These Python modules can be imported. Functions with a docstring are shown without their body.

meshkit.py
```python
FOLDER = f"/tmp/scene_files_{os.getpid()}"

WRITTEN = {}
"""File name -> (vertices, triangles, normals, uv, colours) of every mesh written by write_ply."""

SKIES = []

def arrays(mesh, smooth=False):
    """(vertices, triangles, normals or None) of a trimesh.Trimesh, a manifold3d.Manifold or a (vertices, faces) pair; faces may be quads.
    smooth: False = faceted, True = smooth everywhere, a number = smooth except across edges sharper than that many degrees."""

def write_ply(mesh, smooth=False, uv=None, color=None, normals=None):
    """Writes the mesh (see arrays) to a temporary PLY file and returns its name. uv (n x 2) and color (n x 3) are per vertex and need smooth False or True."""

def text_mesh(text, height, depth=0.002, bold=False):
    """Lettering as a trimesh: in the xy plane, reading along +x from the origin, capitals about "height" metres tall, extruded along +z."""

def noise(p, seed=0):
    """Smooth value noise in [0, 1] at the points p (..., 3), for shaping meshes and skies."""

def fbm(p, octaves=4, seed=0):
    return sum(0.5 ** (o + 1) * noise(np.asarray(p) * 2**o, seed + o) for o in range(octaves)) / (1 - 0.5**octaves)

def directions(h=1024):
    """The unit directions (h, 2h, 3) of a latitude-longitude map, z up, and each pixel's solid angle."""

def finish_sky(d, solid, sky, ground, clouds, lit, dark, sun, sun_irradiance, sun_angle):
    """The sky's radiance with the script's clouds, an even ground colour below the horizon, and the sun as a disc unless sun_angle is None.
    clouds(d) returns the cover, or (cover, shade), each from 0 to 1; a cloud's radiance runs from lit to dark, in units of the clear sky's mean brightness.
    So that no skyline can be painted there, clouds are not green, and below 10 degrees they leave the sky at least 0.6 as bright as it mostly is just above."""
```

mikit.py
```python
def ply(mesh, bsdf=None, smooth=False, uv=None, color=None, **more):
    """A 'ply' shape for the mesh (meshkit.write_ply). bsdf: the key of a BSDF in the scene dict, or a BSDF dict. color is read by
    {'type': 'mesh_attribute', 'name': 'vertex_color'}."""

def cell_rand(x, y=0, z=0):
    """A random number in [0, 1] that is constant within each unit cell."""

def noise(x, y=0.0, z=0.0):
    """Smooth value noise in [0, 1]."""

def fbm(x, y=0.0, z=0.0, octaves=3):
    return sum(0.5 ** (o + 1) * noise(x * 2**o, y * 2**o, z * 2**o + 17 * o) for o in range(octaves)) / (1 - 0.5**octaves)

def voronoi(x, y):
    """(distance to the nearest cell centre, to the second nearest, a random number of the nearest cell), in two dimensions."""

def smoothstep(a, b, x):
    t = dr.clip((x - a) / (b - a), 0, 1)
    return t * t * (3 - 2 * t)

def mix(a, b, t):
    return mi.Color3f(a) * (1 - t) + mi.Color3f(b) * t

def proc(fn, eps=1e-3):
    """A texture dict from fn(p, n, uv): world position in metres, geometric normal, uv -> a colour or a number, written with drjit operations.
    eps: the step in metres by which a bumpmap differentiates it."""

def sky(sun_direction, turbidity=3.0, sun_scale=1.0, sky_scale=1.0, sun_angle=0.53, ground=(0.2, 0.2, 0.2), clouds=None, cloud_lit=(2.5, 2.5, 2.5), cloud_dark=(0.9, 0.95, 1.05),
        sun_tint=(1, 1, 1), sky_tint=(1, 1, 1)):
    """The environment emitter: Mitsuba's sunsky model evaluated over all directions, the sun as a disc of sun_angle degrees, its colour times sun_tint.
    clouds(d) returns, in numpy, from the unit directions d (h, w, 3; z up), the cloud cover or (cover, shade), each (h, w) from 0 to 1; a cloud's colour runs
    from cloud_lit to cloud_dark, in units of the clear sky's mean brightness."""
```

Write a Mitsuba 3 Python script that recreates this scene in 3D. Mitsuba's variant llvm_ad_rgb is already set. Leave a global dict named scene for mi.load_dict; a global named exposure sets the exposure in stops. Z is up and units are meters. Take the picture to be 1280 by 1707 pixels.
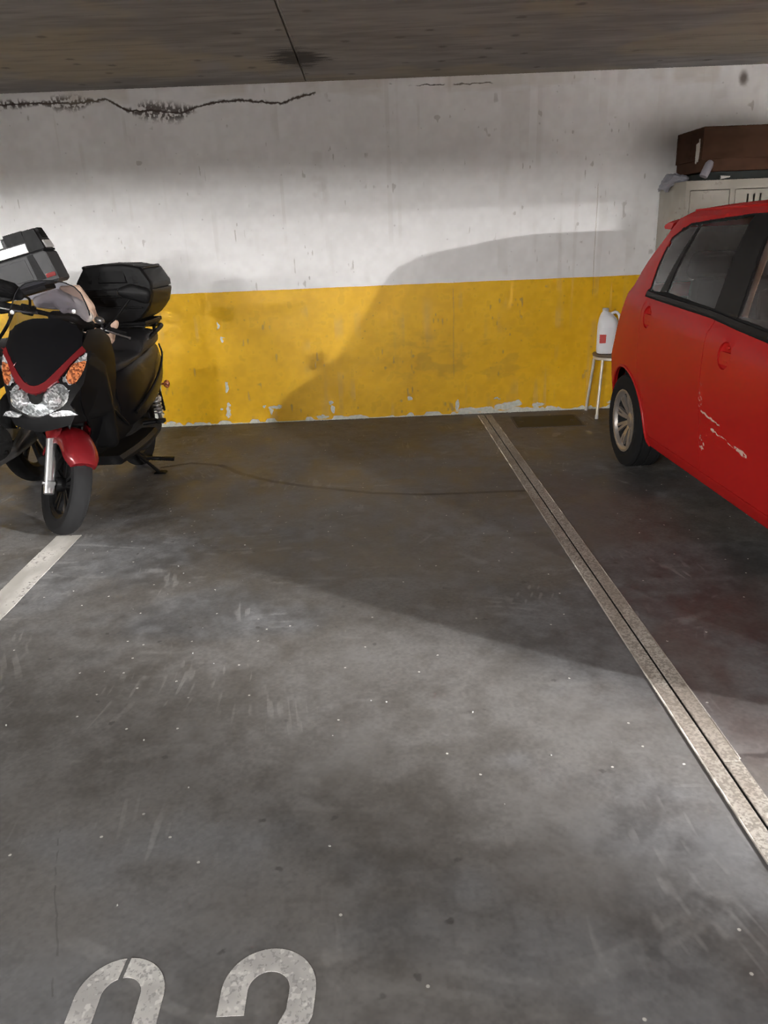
import math, random
import numpy as np, trimesh, drjit as dr, mitsuba as mi, mikit, meshkit
import shapely, shapely.geometry as sg, shapely.affinity as sa
import manifold3d as m3
from mikit import noise, fbm, voronoi, cell_rand, smoothstep, mix

T = mi.ScalarTransform4f
scene, labels = {}, {}
rng = np.random.default_rng(7)
random.seed(7)

# ------------------------------------------------------------------ camera, light, exposure
exposure = 5.1
BACK_Y, CEIL_Z = 6.28, 2.49
scene['camera'] = {'type': 'perspective', 'fov': 2 * math.degrees(math.atan(0.5)), 'fov_axis': 'x', 'near_clip': 0.05, 'far_clip': 100.0,
                   'to_world': T().look_at(origin=[0, 0, 1.42], target=[0.031392, 3.764785, 0.068923], up=[0.043458, 0.337139, 0.940451])}
# lamps behind and beside the camera: x, y, top of the cover, radiance, length along x, length along y
LAMPS = [(7.4, -8.4, 2.455, 500.0, .12, .26), (-1.85, -3.5, 2.455, 74.0, .12, .26), (-4.3, -4.0, 2.455, 19.0, 1.2, .12), (-5.6, 0.3, 2.455, 13.0, 1.2, .12), (7.5, -2.46, 2.455, 1350.0, .30, .12)]
LAMP_COLOUR = (1.0, 0.985, 0.965)

# ------------------------------------------------------------------ helpers
def numbered(name):
    if name not in labels and name not in scene and not any(k.startswith(name + '__') for k in scene):
        return name
    i = 1
    while True:
        k = f'{name}_{i:03d}'
        if k not in labels and k not in scene and not any(q.startswith(k + '__') for q in scene):
            return k
        i += 1

def tag(key, label=None, category=None, group=None, kind=None):
    d = labels.setdefault(key, {})
    for n, v in (('label', label), ('category', category), ('group', group), ('kind', kind)):
        if v: d[n] = v
    return key

def thing(name, label, category, group=None):
    key = numbered(name)
    return tag(key, label, category, group)

def obj(name, mesh, mat, parent=None, smooth=30, label=None, **more):
    key = numbered(f'{parent}__{name}' if parent else name)
    scene[key] = mikit.ply(mesh, mat, smooth, **more)
    if label: tag(key, label)
    return key

def struct(name, mesh, mat, label, smooth=False):
    key = obj(name, mesh, mat, None, smooth)
    return tag(key, label, None, None, 'structure')

def cat(*ms):
    ms = [m for m in ms if m is not None]
    return trimesh.util.concatenate([tm(m) for m in ms])

def tm(m):
    if isinstance(m, trimesh.Trimesh): return m
    if hasattr(m, 'to_mesh'):
        q = m.to_mesh(); return trimesh.Trimesh(np.array(q.vert_properties)[:, :3], np.array(q.tri_verts), process=False)
    return trimesh.Trimesh(*m, process=False)

def xf(m, rot=None, loc=(0, 0, 0), scale=None):
    """copy of the mesh scaled, rotated (3x3) and moved"""
    m = tm(m).copy(); v = np.array(m.vertices)
    if scale is not None: v = v * np.asarray(scale, float)
    if rot is not None: v = v @ np.asarray(rot).T
    f = np.array(m.faces)
    if scale is not None and np.prod(np.broadcast_to(scale, 3)) < 0: f = f[:, ::-1]
    return trimesh.Trimesh(v + np.asarray(loc, float), f, process=False)

def rz(a): c, s = math.cos(a), math.sin(a); return np.array([[c, -s, 0], [s, c, 0], [0, 0, 1.0]])
def rx(a): c, s = math.cos(a), math.sin(a); return np.array([[1, 0, 0], [0, c, -s], [0, s, c]])
def ry(a): c, s = math.cos(a), math.sin(a); return np.array([[c, 0, s], [0, 1, 0], [-s, 0, c]])

def box(x0, x1, y0, y1, z0, z1, b=0.0):
    if b <= 0:
        m = trimesh.creation.box(extents=(x1 - x0, y1 - y0, z1 - z0)); m.apply_translation(((x0 + x1) / 2, (y0 + y1) / 2, (z0 + z1) / 2)); return m
    pts = []
    for sx in (0, 1):
        for sy in (0, 1):
            for sz in (0, 1):
                X, Y, Z = (x0, x1)[sx], (y0, y1)[sy], (z0, z1)[sz]
                dx, dy, dz = b * (1 - 2 * sx), b * (1 - 2 * sy), b * (1 - 2 * sz)
                pts += [(X + dx, Y + dy, Z), (X + dx, Y, Z + dz), (X, Y + dy, Z + dz), (X + dx * .3, Y + dy * .3, Z + dz * .3)]
    return trimesh.convex.convex_hull(np.array(pts))

def hull(pts): return trimesh.convex.convex_hull(np.asarray(pts, float))

def tube(path, r, n=10, caps=True, closed=False):
    """round tube along a polyline; r a number or one per point"""
    p = np.asarray(path, float); k = len(p); r = np.broadcast_to(r, k)
    d = np.gradient(p, axis=0) if not closed else (np.roll(p, -1, 0) - np.roll(p, 1, 0))
    d /= np.maximum(np.linalg.norm(d, axis=1, keepdims=True), 1e-12)
    u = np.cross(d[0], [0, 0, 1.0]); u = u if np.linalg.norm(u) > 1e-3 else np.cross(d[0], [1.0, 0, 0])
    rings = []
    for i in range(k):
        u = u - d[i] * np.dot(u, d[i]); u /= np.linalg.norm(u); w = np.cross(d[i], u)
        a = np.arange(n) * 2 * np.pi / n
        rings.append(p[i] + r[i] * (np.cos(a)[:, None] * u + np.sin(a)[:, None] * w))
    v = np.vstack(rings); f = []
    for i in range(k if closed else k - 1):
        j = (i + 1) % k
        for a in range(n):
            b = (a + 1) % n
            f += [[i * n + a, i * n + b, j * n + b], [i * n + a, j * n + b, j * n + a]]
    if caps and not closed:
        v = np.vstack([v, p[0], p[-1]])
        for a in range(n):
            b = (a + 1) % n
            f += [[k * n, b, a], [k * n + 1, (k - 1) * n + a, (k - 1) * n + b]]
    return trimesh.Trimesh(v, np.array(f), process=False)

def smooth_path(pts, n=6):
    """Catmull-Rom through the points"""
    p = np.asarray(pts, float); q = np.vstack([2 * p[0] - p[1], p, 2 * p[-1] - p[-2]]); out = []
    for i in range(1, len(q) - 2):
        for t in np.arange(n) / n:
            a, b, c, d = q[i - 1], q[i], q[i + 1], q[i + 2]
            out.append(0.5 * ((2 * b) + (-a + c) * t + (2 * a - 5 * b + 4 * c - d) * t**2 + (-a + 3 * b - 3 * c + d) * t**3))
    return np.vstack(out + [p[-1:]])

def lathe(prof, n=32, axis='z'):
    """prof: (radius, height) pairs"""
    prof = np.asarray(prof, float); k = len(prof); a = np.arange(n) * 2 * np.pi / n
    v = np.stack([prof[:, None, 0] * np.cos(a), prof[:, None, 0] * np.sin(a), np.broadcast_to(prof[:, None, 1], (k, n))], -1).reshape(-1, 3)
    f = []
    for i in range(k - 1):
        for s in range(n):
            t = (s + 1) % n
            f += [[i * n + s, i * n + t, (i + 1) * n + t], [i * n + s, (i + 1) * n + t, (i + 1) * n + s]]
    m = trimesh.Trimesh(v, np.array(f), process=False)
    if axis == 'x': m = xf(m, ry(math.pi / 2))
    if axis == 'y': m = xf(m, rx(-math.pi / 2))
    return m

def prism(poly, h0, h1, axis='z'):
    """polygon extruded from h0 to h1; axis 'z': (x,y); 'y': (x,z); 'x': (y,z)"""
    if not hasattr(poly, 'geom_type'): poly = sg.Polygon(poly)
    ms = [trimesh.creation.extrude_polygon(g, h1 - h0, engine='earcut') for g in getattr(poly, 'geoms', [poly])]
    m = cat(*ms); v = np.array(m.vertices); v[:, 2] += h0
    if axis == 'y': v = np.stack([v[:, 0], v[:, 2], v[:, 1]], 1); f = np.array(m.faces)[:, ::-1]
    elif axis == 'x': v = np.stack([v[:, 2], v[:, 0], v[:, 1]], 1); f = np.array(m.faces)
    else: f = np.array(m.faces)
    return trimesh.Trimesh(v, f, process=False)

def clean(poly):
    return poly.buffer(0)

def sheet2d(poly, cell):
    """triangulates the polygon over a square grid: (points n x 2, triangles)"""
    x0, y0, x1, y1 = poly.bounds
    gx = np.arange(math.floor(x0 / cell), math.ceil(x1 / cell)) * cell; gy = np.arange(math.floor(y0 / cell), math.ceil(y1 / cell)) * cell
    X, Y = np.meshgrid(gx, gy); cells = shapely.box(X.ravel(), Y.ravel(), X.ravel() + cell, Y.ravel() + cell)
    shapely.prepare(poly); cells = cells[shapely.intersects(poly, cells)]
    inside = shapely.contains(poly, cells)
    polys = list(cells[inside]); rest = shapely.intersection(cells[~inside], poly)
    V, F, idx = [], [], {}
    def vid(p):
        k = (round(p[0] * 2e5), round(p[1] * 2e5))
        if k not in idx: idx[k] = len(V); V.append((k[0] / 2e5, k[1] / 2e5))
        return idx[k]
    for c in polys:
        q = [vid(p) for p in list(c.exterior.coords)[:4]]; F += [[q[0], q[1], q[2]], [q[0], q[2], q[3]]]
    for g in rest:
        for h in getattr(g, 'geoms', [g]):
            if h.geom_type != 'Polygon' or h.area < 1e-9: continue
            v, f = trimesh.creation.triangulate_polygon(h, engine='earcut')
            ids = [vid(p) for p in v]; F += [[ids[t[0]], ids[t[1]], ids[t[2]]] for t in f]
    V, F = np.array(V), np.array([t for t in F if len(set(t)) == 3])
    a = np.cross(np.c_[V[F[:, 1]] - V[F[:, 0]], np.zeros(len(F))], np.c_[V[F[:, 2]] - V[F[:, 0]], np.zeros(len(F))])[:, 2]
    F[a < 0] = F[a < 0][:, ::-1]
    return V, F

def panel(poly, fn, thick=0.012, cell=0.04, flip=False, back=True, dens=0.02):
    """a bent plate: the polygon laid on the surface fn(u, v) -> (n, 3); thick is measured against its normals"""
    parts = []
    for g in getattr(poly, 'geoms', [poly]):
        if g.area < 1e-6: continue
        g = shapely.segmentize(shapely.simplify(g, 0.0004), dens)
        V, F = sheet2d(g, cell); P = np.asarray(fn(V[:, 0], V[:, 1]), float)
        if flip: F = F[:, ::-1]
        fnm = np.cross(P[F[:, 1]] - P[F[:, 0]], P[F[:, 2]] - P[F[:, 0]]); n = np.zeros_like(P)
        for k in range(3): np.add.at(n, F[:, k], fnm)
        n /= np.maximum(np.linalg.norm(n, axis=1, keepdims=True), 1e-12)
        Q = P - n * thick
        e = np.vstack([F[:, [0, 1]], F[:, [1, 2]], F[:, [2, 0]]]); s = np.sort(e, 1); key = s[:, 0] * (len(P) + 1) + s[:, 1]
        _, first, cnt = np.unique(key, return_index=True, return_counts=True)
        rim = e[first[cnt == 1]]; N = len(P)
        FF = [F, F[:, ::-1] + N] if back else [F]
        FF += [np.c_[rim[:, 1], rim[:, 0], rim[:, 0] + N], np.c_[rim[:, 1], rim[:, 0] + N, rim[:, 1] + N]]
        parts.append(trimesh.Trimesh(np.vstack([P, Q]), np.vstack(FF), process=False))
    return cat(*parts)

def loft(rings, caps=True, closed_ring=True):
    """skin through rings of equal point count"""
    R = np.asarray(rings, float); k, n = R.shape[:2]; v = R.reshape(-1, 3); f = []
    for i in range(k - 1):
        for a in range(n if closed_ring else n - 1):
            b = (a + 1) % n
            f += [[i * n + a, i * n + b, (i + 1) * n + b], [i * n + a, (i + 1) * n + b, (i + 1) * n + a]]
    if caps:
        v = np.vstack([v, R[0].mean(0), R[-1].mean(0)])
        for a in range(n):
            b = (a + 1) % n
            f += [[k * n, b, a], [k * n + 1, (k - 1) * n + a, (k - 1) * n + b]]
    m = trimesh.Trimesh(v, np.array(f), process=False)
    if m.volume < 0: m.invert()
    return m

def spline(keys, q):
    """smooth monotone interpolation through (t, value) keys"""
    from scipy.interpolate import PchipInterpolator
    k = np.asarray(sorted(keys), float)
    return PchipInterpolator(k[:, 0], k[:, 1])(np.clip(q, k[0, 0], k[-1, 0]))

def blob(spheres, bones, edge=0.02, it=8):
    """hulls of spheres joined and smoothed: spheres name -> (point, radius), bones pairs (or triples) of names"""
    acc = None
    for b in bones:
        s = [m3.Manifold.sphere(spheres[k][1], 20).translate(tuple(spheres[k][0])) for k in b]
        h = m3.Manifold.batch_hull(s); acc = h if acc is None else acc + h
    m = tm(acc.refine_to_length(edge)); m = trimesh.Trimesh(m.vertices, m.faces, process=True)
    if it: trimesh.smoothing.filter_taubin(m, lamb=0.5, nu=0.52, iterations=it)
    return m

def ss(x): return smoothstep(0.0, 1.0, x)
def seg_dist(px, py, pts):
    """distance in the plane to a polyline, written with drjit operations"""
    best = mi.Float(9)
    for (ax, ay), (bx, by) in zip(pts[:-1], pts[1:]):
        dx, dy = bx - ax, by - ay
        t = dr.clip(((px - ax) * dx + (py - ay) * dy) / (dx * dx + dy * dy), 0, 1)
        best = dr.minimum(best, dr.sqrt(dr.square(px - ax - t * dx) + dr.square(py - ay - t * dy)))
    return best

# ------------------------------------------------------------------ materials
def rgb(*c): return {'type': 'rgb', 'value': list(map(float, c))}
def principled(name, col, rough, two=True, **k):
    b = {'type': 'principled', 'base_color': col if isinstance(col, dict) else rgb(*col), 'roughness': rough, **k}
    scene[name] = {'type': 'twosided', 'bsdf': b} if two else b
    return name
# ------------------------------------------------------------------ the setting: floor, walls, ceiling
MOLD = [(-2.602, 2.419), (-2.342, 2.421), (-2.084, 2.412), (-1.887, 2.421), (-1.843, 2.427), (-1.782, 2.402), (-1.682, 2.348), (-1.53, 2.342),
        (-1.315, 2.323), (-1.179, 2.357), (-1.024, 2.383), (-.871, 2.389), (-.698, 2.371), (-.568, 2.359), (-.479, 2.391), (-.324, 2.417)]
CRACK = [(.2, 2.464), (.352, 2.439), (.526, 2.441), (.744, 2.437), (.962, 2.438)]
CHIPS = [(-1.205, .80, .010, .030), (-1.185, .70, .016, .008), (-1.192, .692, .010, .022), (-1.19, .306, .013, .045), (-1.199, .10, .016, .05), (-1.25, .13, .011, .011),
         (-1.19, .16, .014, .016), (-.80, .128, .05, .013), (-.846, .10, .012, .034), (-.90, .14, .014, .011), (-.35, .142, .018, .015), (.303, .153, .018, .018),
         (-.335, .09, .011, .035), (.695, .08, .016, .045), (1.09, .055, .09, .03), (1.18, .075, .05, .022), (1.37, .055, .05, .016), (1.03, .12, .03, .008),
         (-1.80, .10, .06, .10), (-1.68, .03, .04, .015), (.86, .03, .18, .022), (-.43, .03, .05, .016), (2.0, .05, .06, .02)]

def wall_colour(p, n, uv):
    x, z = p.x, p.z
    f1, f2, f3 = fbm(x * 3.1, z * 3.1, 1.3, 4), fbm(x * 19, z * 19, 2.1, 3), fbm(x * 70, z * 70, 4.0, 2)
    white = mix((.70, .69, .68), (.77, .763, .755), smoothstep(.25, .75, f1 * .5 + f2 * .5))
    white = mix(white, (.56, .54, .52), smoothstep(.60, .78, fbm(x * 6 + 3, z * 2.2, 7.7, 4)) * .5 * smoothstep(.35, .7, f2))
    # yellow paint
    yel = mix((.70, .385, .007), (.80, .465, .012), smoothstep(.25, .75, f1 * .5 + f2 * .5))
    yel = mix(yel, (.45, .23, .012), smoothstep(.62, .76, f2) * .22)
    band = 1.057 + .004 * (fbm(x * 9, 0, 5, 2) - .5)
    col = mix(yel, white, smoothstep(-.003, .003, z - band))
    # scuffs: short dark strokes, rubbed grey spots, drips
    st = noise(x * 55, z * 22, 3) * noise(x * 9, z * 9, 8)
    col = mix(col, (.20, .17, .13), smoothstep(.66, .80, st) * .40)
    vx, vd, vr = voronoi(x * 9, z * 9)
    spot = smoothstep(.07, .02, vx + .07 * (f2 - .5)) * smoothstep(.80, .86, vr)
    col = mix(col, (.12, .10, .09), spot * .28)
    drip = smoothstep(.70, .86, noise(x * 26, z * 1.3, 6)) * smoothstep(.45, .7, fbm(x * 5, z * 4, 12, 3))
    col = mix(col, (.38, .34, .29), drip * .16)
    rub = smoothstep(.52, .66, fbm(x * 7, z * 15, 21, 4)) * smoothstep(.30, .1, dr.abs(z - .47)) * smoothstep(.9, .3, dr.abs(x - .75))
    col = mix(col, (.30, .18, .04), rub * .22)
    # upright plaster joints
    for jx, z0, z1 in ((.67, .30, 1.03), (1.775, .9, 1.75), (2.12, .25, 1.05)):
        ln = smoothstep(.0035, .0012, dr.abs(x - jx - .008 * (fbm(z * 5, jx, 0, 2) - .5))) * smoothstep(z0, z0 + .04, z) * smoothstep(z1, z1 - .04, z)
        col = mix(col, (.28, .20, .12), ln * .5)
    # mould growing along the crack under the ceiling
    jx, jz = x + .02 * (f2 - .5), z + .018 * (fbm(x * 35, z * 35, 9, 3) - .5)
    d = seg_dist(jx, jz, MOLD)
    col = mix(col, (.035, .024, .02), smoothstep(.0085, .003, d) * .95)
    thick = .016 + .075 * smoothstep(.28, .08, dr.abs(x + 1.45)) + .055 * smoothstep(.22, .05, dr.abs(x + 2.12)) + .03 * smoothstep(.3, .1, dr.abs(x + 2.6))
    g = fbm(x * 75, z * 45, 31, 3)
    fur = smoothstep(thick, thick * .25, d) * smoothstep(.40, .54, g)
    col = mix(col, (.055, .035, .028), fur * .9)
    d2 = seg_dist(jx, jz, CRACK)
    col = mix(col, (.05, .04, .035), smoothstep(.006, .002, d2) * smoothstep(.35, .5, fbm(x * 11, 3, 3, 2)) * .9)
    rust = smoothstep(.05, .01, dr.sqrt(dr.square(x - 2.80) + dr.square((z - 2.40) * .7)) + .03 * (f2 - .5))
    col = mix(col, (.10, .07, .05), rust * .85)
    moist = smoothstep(.10, .02, 2.46 - z + .08 * (fbm(x * 6, z * 30, 4, 3) - .4)) * smoothstep(.45, .62, fbm(x * 4, 1, 2, 3))
    col = mix(col, (.42, .35, .25), moist * .28)
    # paint flaked off down to the plaster
    fl = mi.Float(0)
    jx, jz = x + .03 * (fbm(x * 40, z * 40, 3, 3) - .5), z + .03 * (fbm(x * 40, z * 40, 13, 3) - .5)
    for cx, cz, a, b in CHIPS:
        fl = dr.maximum(fl, smoothstep(1.15, .85, dr.sqrt(dr.square((jx - cx) / a) + dr.square((jz - cz) / b))))
    edge = .006 + .028 * smoothstep(.42, .8, fbm(x * 13, 7, 1, 3)) + .012 * smoothstep(.6, 1.2, x) * smoothstep(1.75, 1.4, x)
    fl = dr.maximum(fl, smoothstep(.004, -.004, z - edge))
    col = mix(col, mix((.50, .52, .45), (.74, .73, .66), f3), fl)
    return col

def wall_height(p, n, uv):
    x, z = p.x, p.z
    return .004 * fbm(x * 2.3, z * 2.3, 2, 3) + .0016 * fbm(x * 14, z * 14, 5, 3) + .0006 * noise(x * 120, z * 120, 1)

scene['m_back_wall'] = {'type': 'twosided', 'b': {'type': 'bumpmap', 'arbitrary': mikit.proc(wall_height, 2e-3), 'scale': 1.0,
                        'bsdf': {'type': 'principled', 'base_color': mikit.proc(wall_colour), 'roughness': .42, 'specular': .45}}}

CRACK_F = [(-1.45, 5.05), (-1.266, 5.124), (-1.043, 5.03), (-.887, 4.811), (-.669, 4.623), (-.395, 4.462), (-.03, 4.295), (.249, 4.234), (.526, 4.218), (.86, 4.219)]
def floor_stain(x, y):
    a = fbm(x * 1.15 + 4, y * 1.15, 2.2, 4); b = fbm(x * 3.7, y * 3.7 + 9, 5.1, 4); c = fbm(x * 17, y * 17, 1.1, 4)
    return a, b, c

def floor_colour(p, n, uv):
    x, y = p.x, p.y
    a, b, c = floor_stain(x, y)
    fine = fbm(x * 90, y * 90, 3, 2)
    t = .45 * a + .3 * b + .25 * c
    col = mix((.058, .057, .057), (.122, .122, .125), smoothstep(.34, .68, t))
    # power-float swirls: pale streaks, curved by noise
    wx, wy = x + .5 * fbm(x * 1.3, y * 1.3, 40, 2), y + .5 * fbm(x * 1.3, y * 1.3, 50, 2)
    sw = noise(wx * 7, wy * 38, 4) * noise(wx * 3, wy * 9, 14)
    col = mix(col, (.25, .248, .245), smoothstep(.42, .75, sw) * .25 * smoothstep(.35, .6, c))
    sc = noise(wx * 60, wy * 11, 24) * noise(wx * 5, wy * 4, 34)
    col = mix(col, (.27, .265, .26), smoothstep(.55, .78, sc) * .30)
    # brown oily bay on the right and near the wall
    oil = smoothstep(.42, .62, fbm(x * 1.9 + 2, y * 1.9, 61, 4)) * smoothstep(.95, 1.02, x)
    col = mix(col, (.088, .070, .064), oil * .6)
    damp = smoothstep(.40, .6, fbm(x * 1.4, y * 2.2, 71, 4) + .05)
    col = mix(col, (.098, .085, .070), damp * .4)
    # dark drips and pale specks
    vx, vd, vr = voronoi(x * 6.5, y * 6.5)
    col = mix(col, (.045, .042, .040), smoothstep(.07, .02, vx + .09 * (fine - .5)) * smoothstep(.78, .84, vr) * .6)
    wx2, wd2, wr2 = voronoi(x * 11 + 5, y * 11)
    col = mix(col, (.48, .47, .44), smoothstep(.055, .03, wx2) * smoothstep(.86, .9, wr2) * .8)
    col *= .86 + .28 * fine
    d = seg_dist(x + .03 * (c - .5), y + .03 * (b - .5), CRACK_F)
    col = mix(col, (.030, .026, .022), smoothstep(.027, .010, d) * .8)
    d = seg_dist(x + .02 * (c - .5), y + .02 * (b - .5), [(-.86, 1.62), (-.80, 1.42), (-.735, 1.28), (-.70, 1.15)])
    col = mix(col, (.06, .058, .055), smoothstep(.003, .001, d) * smoothstep(.40, .6, noise(x * 40, y * 40, 2)) * .5)
    d = seg_dist(x, y + .02 * (c - .5), [(.99, 1.78), (1.4, 1.80), (2.6, 1.84)])
    col = mix(col, (.045, .037, .035), smoothstep(.022, .008, d) * smoothstep(.3, .5, c) * .85)
    return col

def floor_height(p, n, uv):
    x, y = p.x, p.y
    return .0022 * fbm(x * 4, y * 4, 2, 3) + .0011 * fbm(x * 23, y * 23, 7, 3) + .0005 * noise(x * 150, y * 150, 3)

def floor_rough(p, n, uv):
    x, y = p.x, p.y
    a, b, c = floor_stain(x, y)
    return .40 + .34 * smoothstep(.3, .7, .5 * b + .5 * c)

scene['m_floor'] = {'type': 'twosided', 'b': {'type': 'bumpmap', 'arbitrary': mikit.proc(floor_height, 2e-3), 'scale': 1.0,
                    'bsdf': {'type': 'principled', 'base_color': mikit.proc(floor_colour), 'roughness': mikit.proc(floor_rough), 'specular': .45}}}

def ceil_colour(p, n, uv):
    x, y = p.x, p.y
    a, b = fbm(x * 1.2, y * 3.1, 2, 4), fbm(x * 4, y * 17, 5, 4)
    col = mix((.16, .152, .145), (.225, .216, .207), smoothstep(.25, .75, .5 * a + .5 * b))
    col = mix(col, (.25, .21, .14), smoothstep(.5, .65, fbm(x * 1.6 + 9, y * 1.6, 3, 3)) * .5)
    st = smoothstep(.60, .80, noise(x * 6, y * 60, 9) * .5 + .5 * noise(x * 3, y * 21, 19))
    col = mix(col, (.10, .092, .085), st * .30)
    r = dr.sqrt(dr.square((x + .38) / .22) + dr.square((y - 5.5) / .33)) + .9 * (fbm(x * 9, y * 40, 8, 3) - .5)
    col = mix(col, (.035, .033, .033), smoothstep(1.05, .35, r) * .9)
    vx, vd, vr = voronoi(x * 3.2, y * 3.2)
    col = mix(col, (.08, .075, .07), smoothstep(.12, .04, vx + .1 * (b - .5)) * smoothstep(.6, .7, vr) * .6)
    return col
def ceil_height(p, n, uv):
    return .003 * fbm(p.x * 3, p.y * 9, 2, 3) + .001 * fbm(p.x * 10, p.y * 60, 7, 2)
scene['m_ceiling'] = {'type': 'twosided', 'b': {'type': 'bumpmap', 'arbitrary': mikit.proc(ceil_height, 2e-3), 'scale': 1.0,
                      'bsdf': {'type': 'principled', 'base_color': mikit.proc(ceil_colour), 'roughness': .8, 'specular': .2}}}
principled('m_room_wall', (.15, .145, .14), .6)
principled('m_duct', (.42, .42, .42), .45, metallic=.6)

RX, RY = 15.0, -9.5
struct('floor', box(-RX, RX, RY, BACK_Y + .2, -.2, 0), 'm_floor', 'dark grey power-floated concrete garage floor')
struct('wall_back', box(-RX, RX, BACK_Y, BACK_Y + .2, 0, CEIL_Z), 'm_back_wall', 'back wall painted white above and yellow below, flaking along its foot')
struct('wall_left', box(-RX - .2, -RX, RY, BACK_Y, 0, CEIL_Z), 'm_room_wall', 'plain far left garage wall')
struct('wall_right', box(RX, RX + .2, RY, BACK_Y, 0, CEIL_Z), 'm_room_wall', 'plain far right garage wall')
struct('wall_front', box(-RX - .2, RX + .2, RY - .2, RY, 0, CEIL_Z), 'm_room_wall', 'plain garage wall across the driving aisle')
# the slab is cast in two bays: a narrow joint with a raised mortar fin runs towards the wall
struct('ceiling', cat(box(-RX, -.387, RY, BACK_Y + .2, CEIL_Z, CEIL_Z + .2), box(-.377, RX, RY, BACK_Y + .2, CEIL_Z, CEIL_Z + .2), box(-.39, -.37, RY, BACK_Y + .2, CEIL_Z + .012, CEIL_Z + .2)),
       'm_ceiling', 'dark board-marked concrete ceiling with a straight joint')
obj('joint_fin', tube([(-.374, y, CEIL_Z + .001 + .001 * math.sin(y * 7)) for y in np.linspace(1.0, 6.05, 60)], .006, 6), 'm_ceiling', 'ceiling')
tag('ceiling__joint_fin', 'pale mortar ridge along the ceiling joint')
struct('trim_1', box(-RX, RX, -1.15, -.85, 2.265, CEIL_Z), 'm_ceiling', 'shallow concrete beam under the ceiling where the bays begin')
struct('trim_4', box(3.0, RX, -1.15, -.80, 2.0, 2.30), 'm_ceiling', 'deeper concrete beam on the right where the bays begin')
struct('trim_3', box(-RX, -2.6, 1.5, 1.8, 2.265, CEIL_Z), 'm_ceiling', 'shallow concrete beam under the ceiling over the bays on the left')
struct('trim_2', box(4.88, 5.30, -1.64, -1.21, 0, CEIL_Z), 'm_room_wall', 'square concrete column beside the bays on the right')
struct('trim_5', box(4.88, 5.30, -.64, -.22, 0, CEIL_Z), 'm_room_wall', 'second square concrete column beside the bays on the right')
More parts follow.
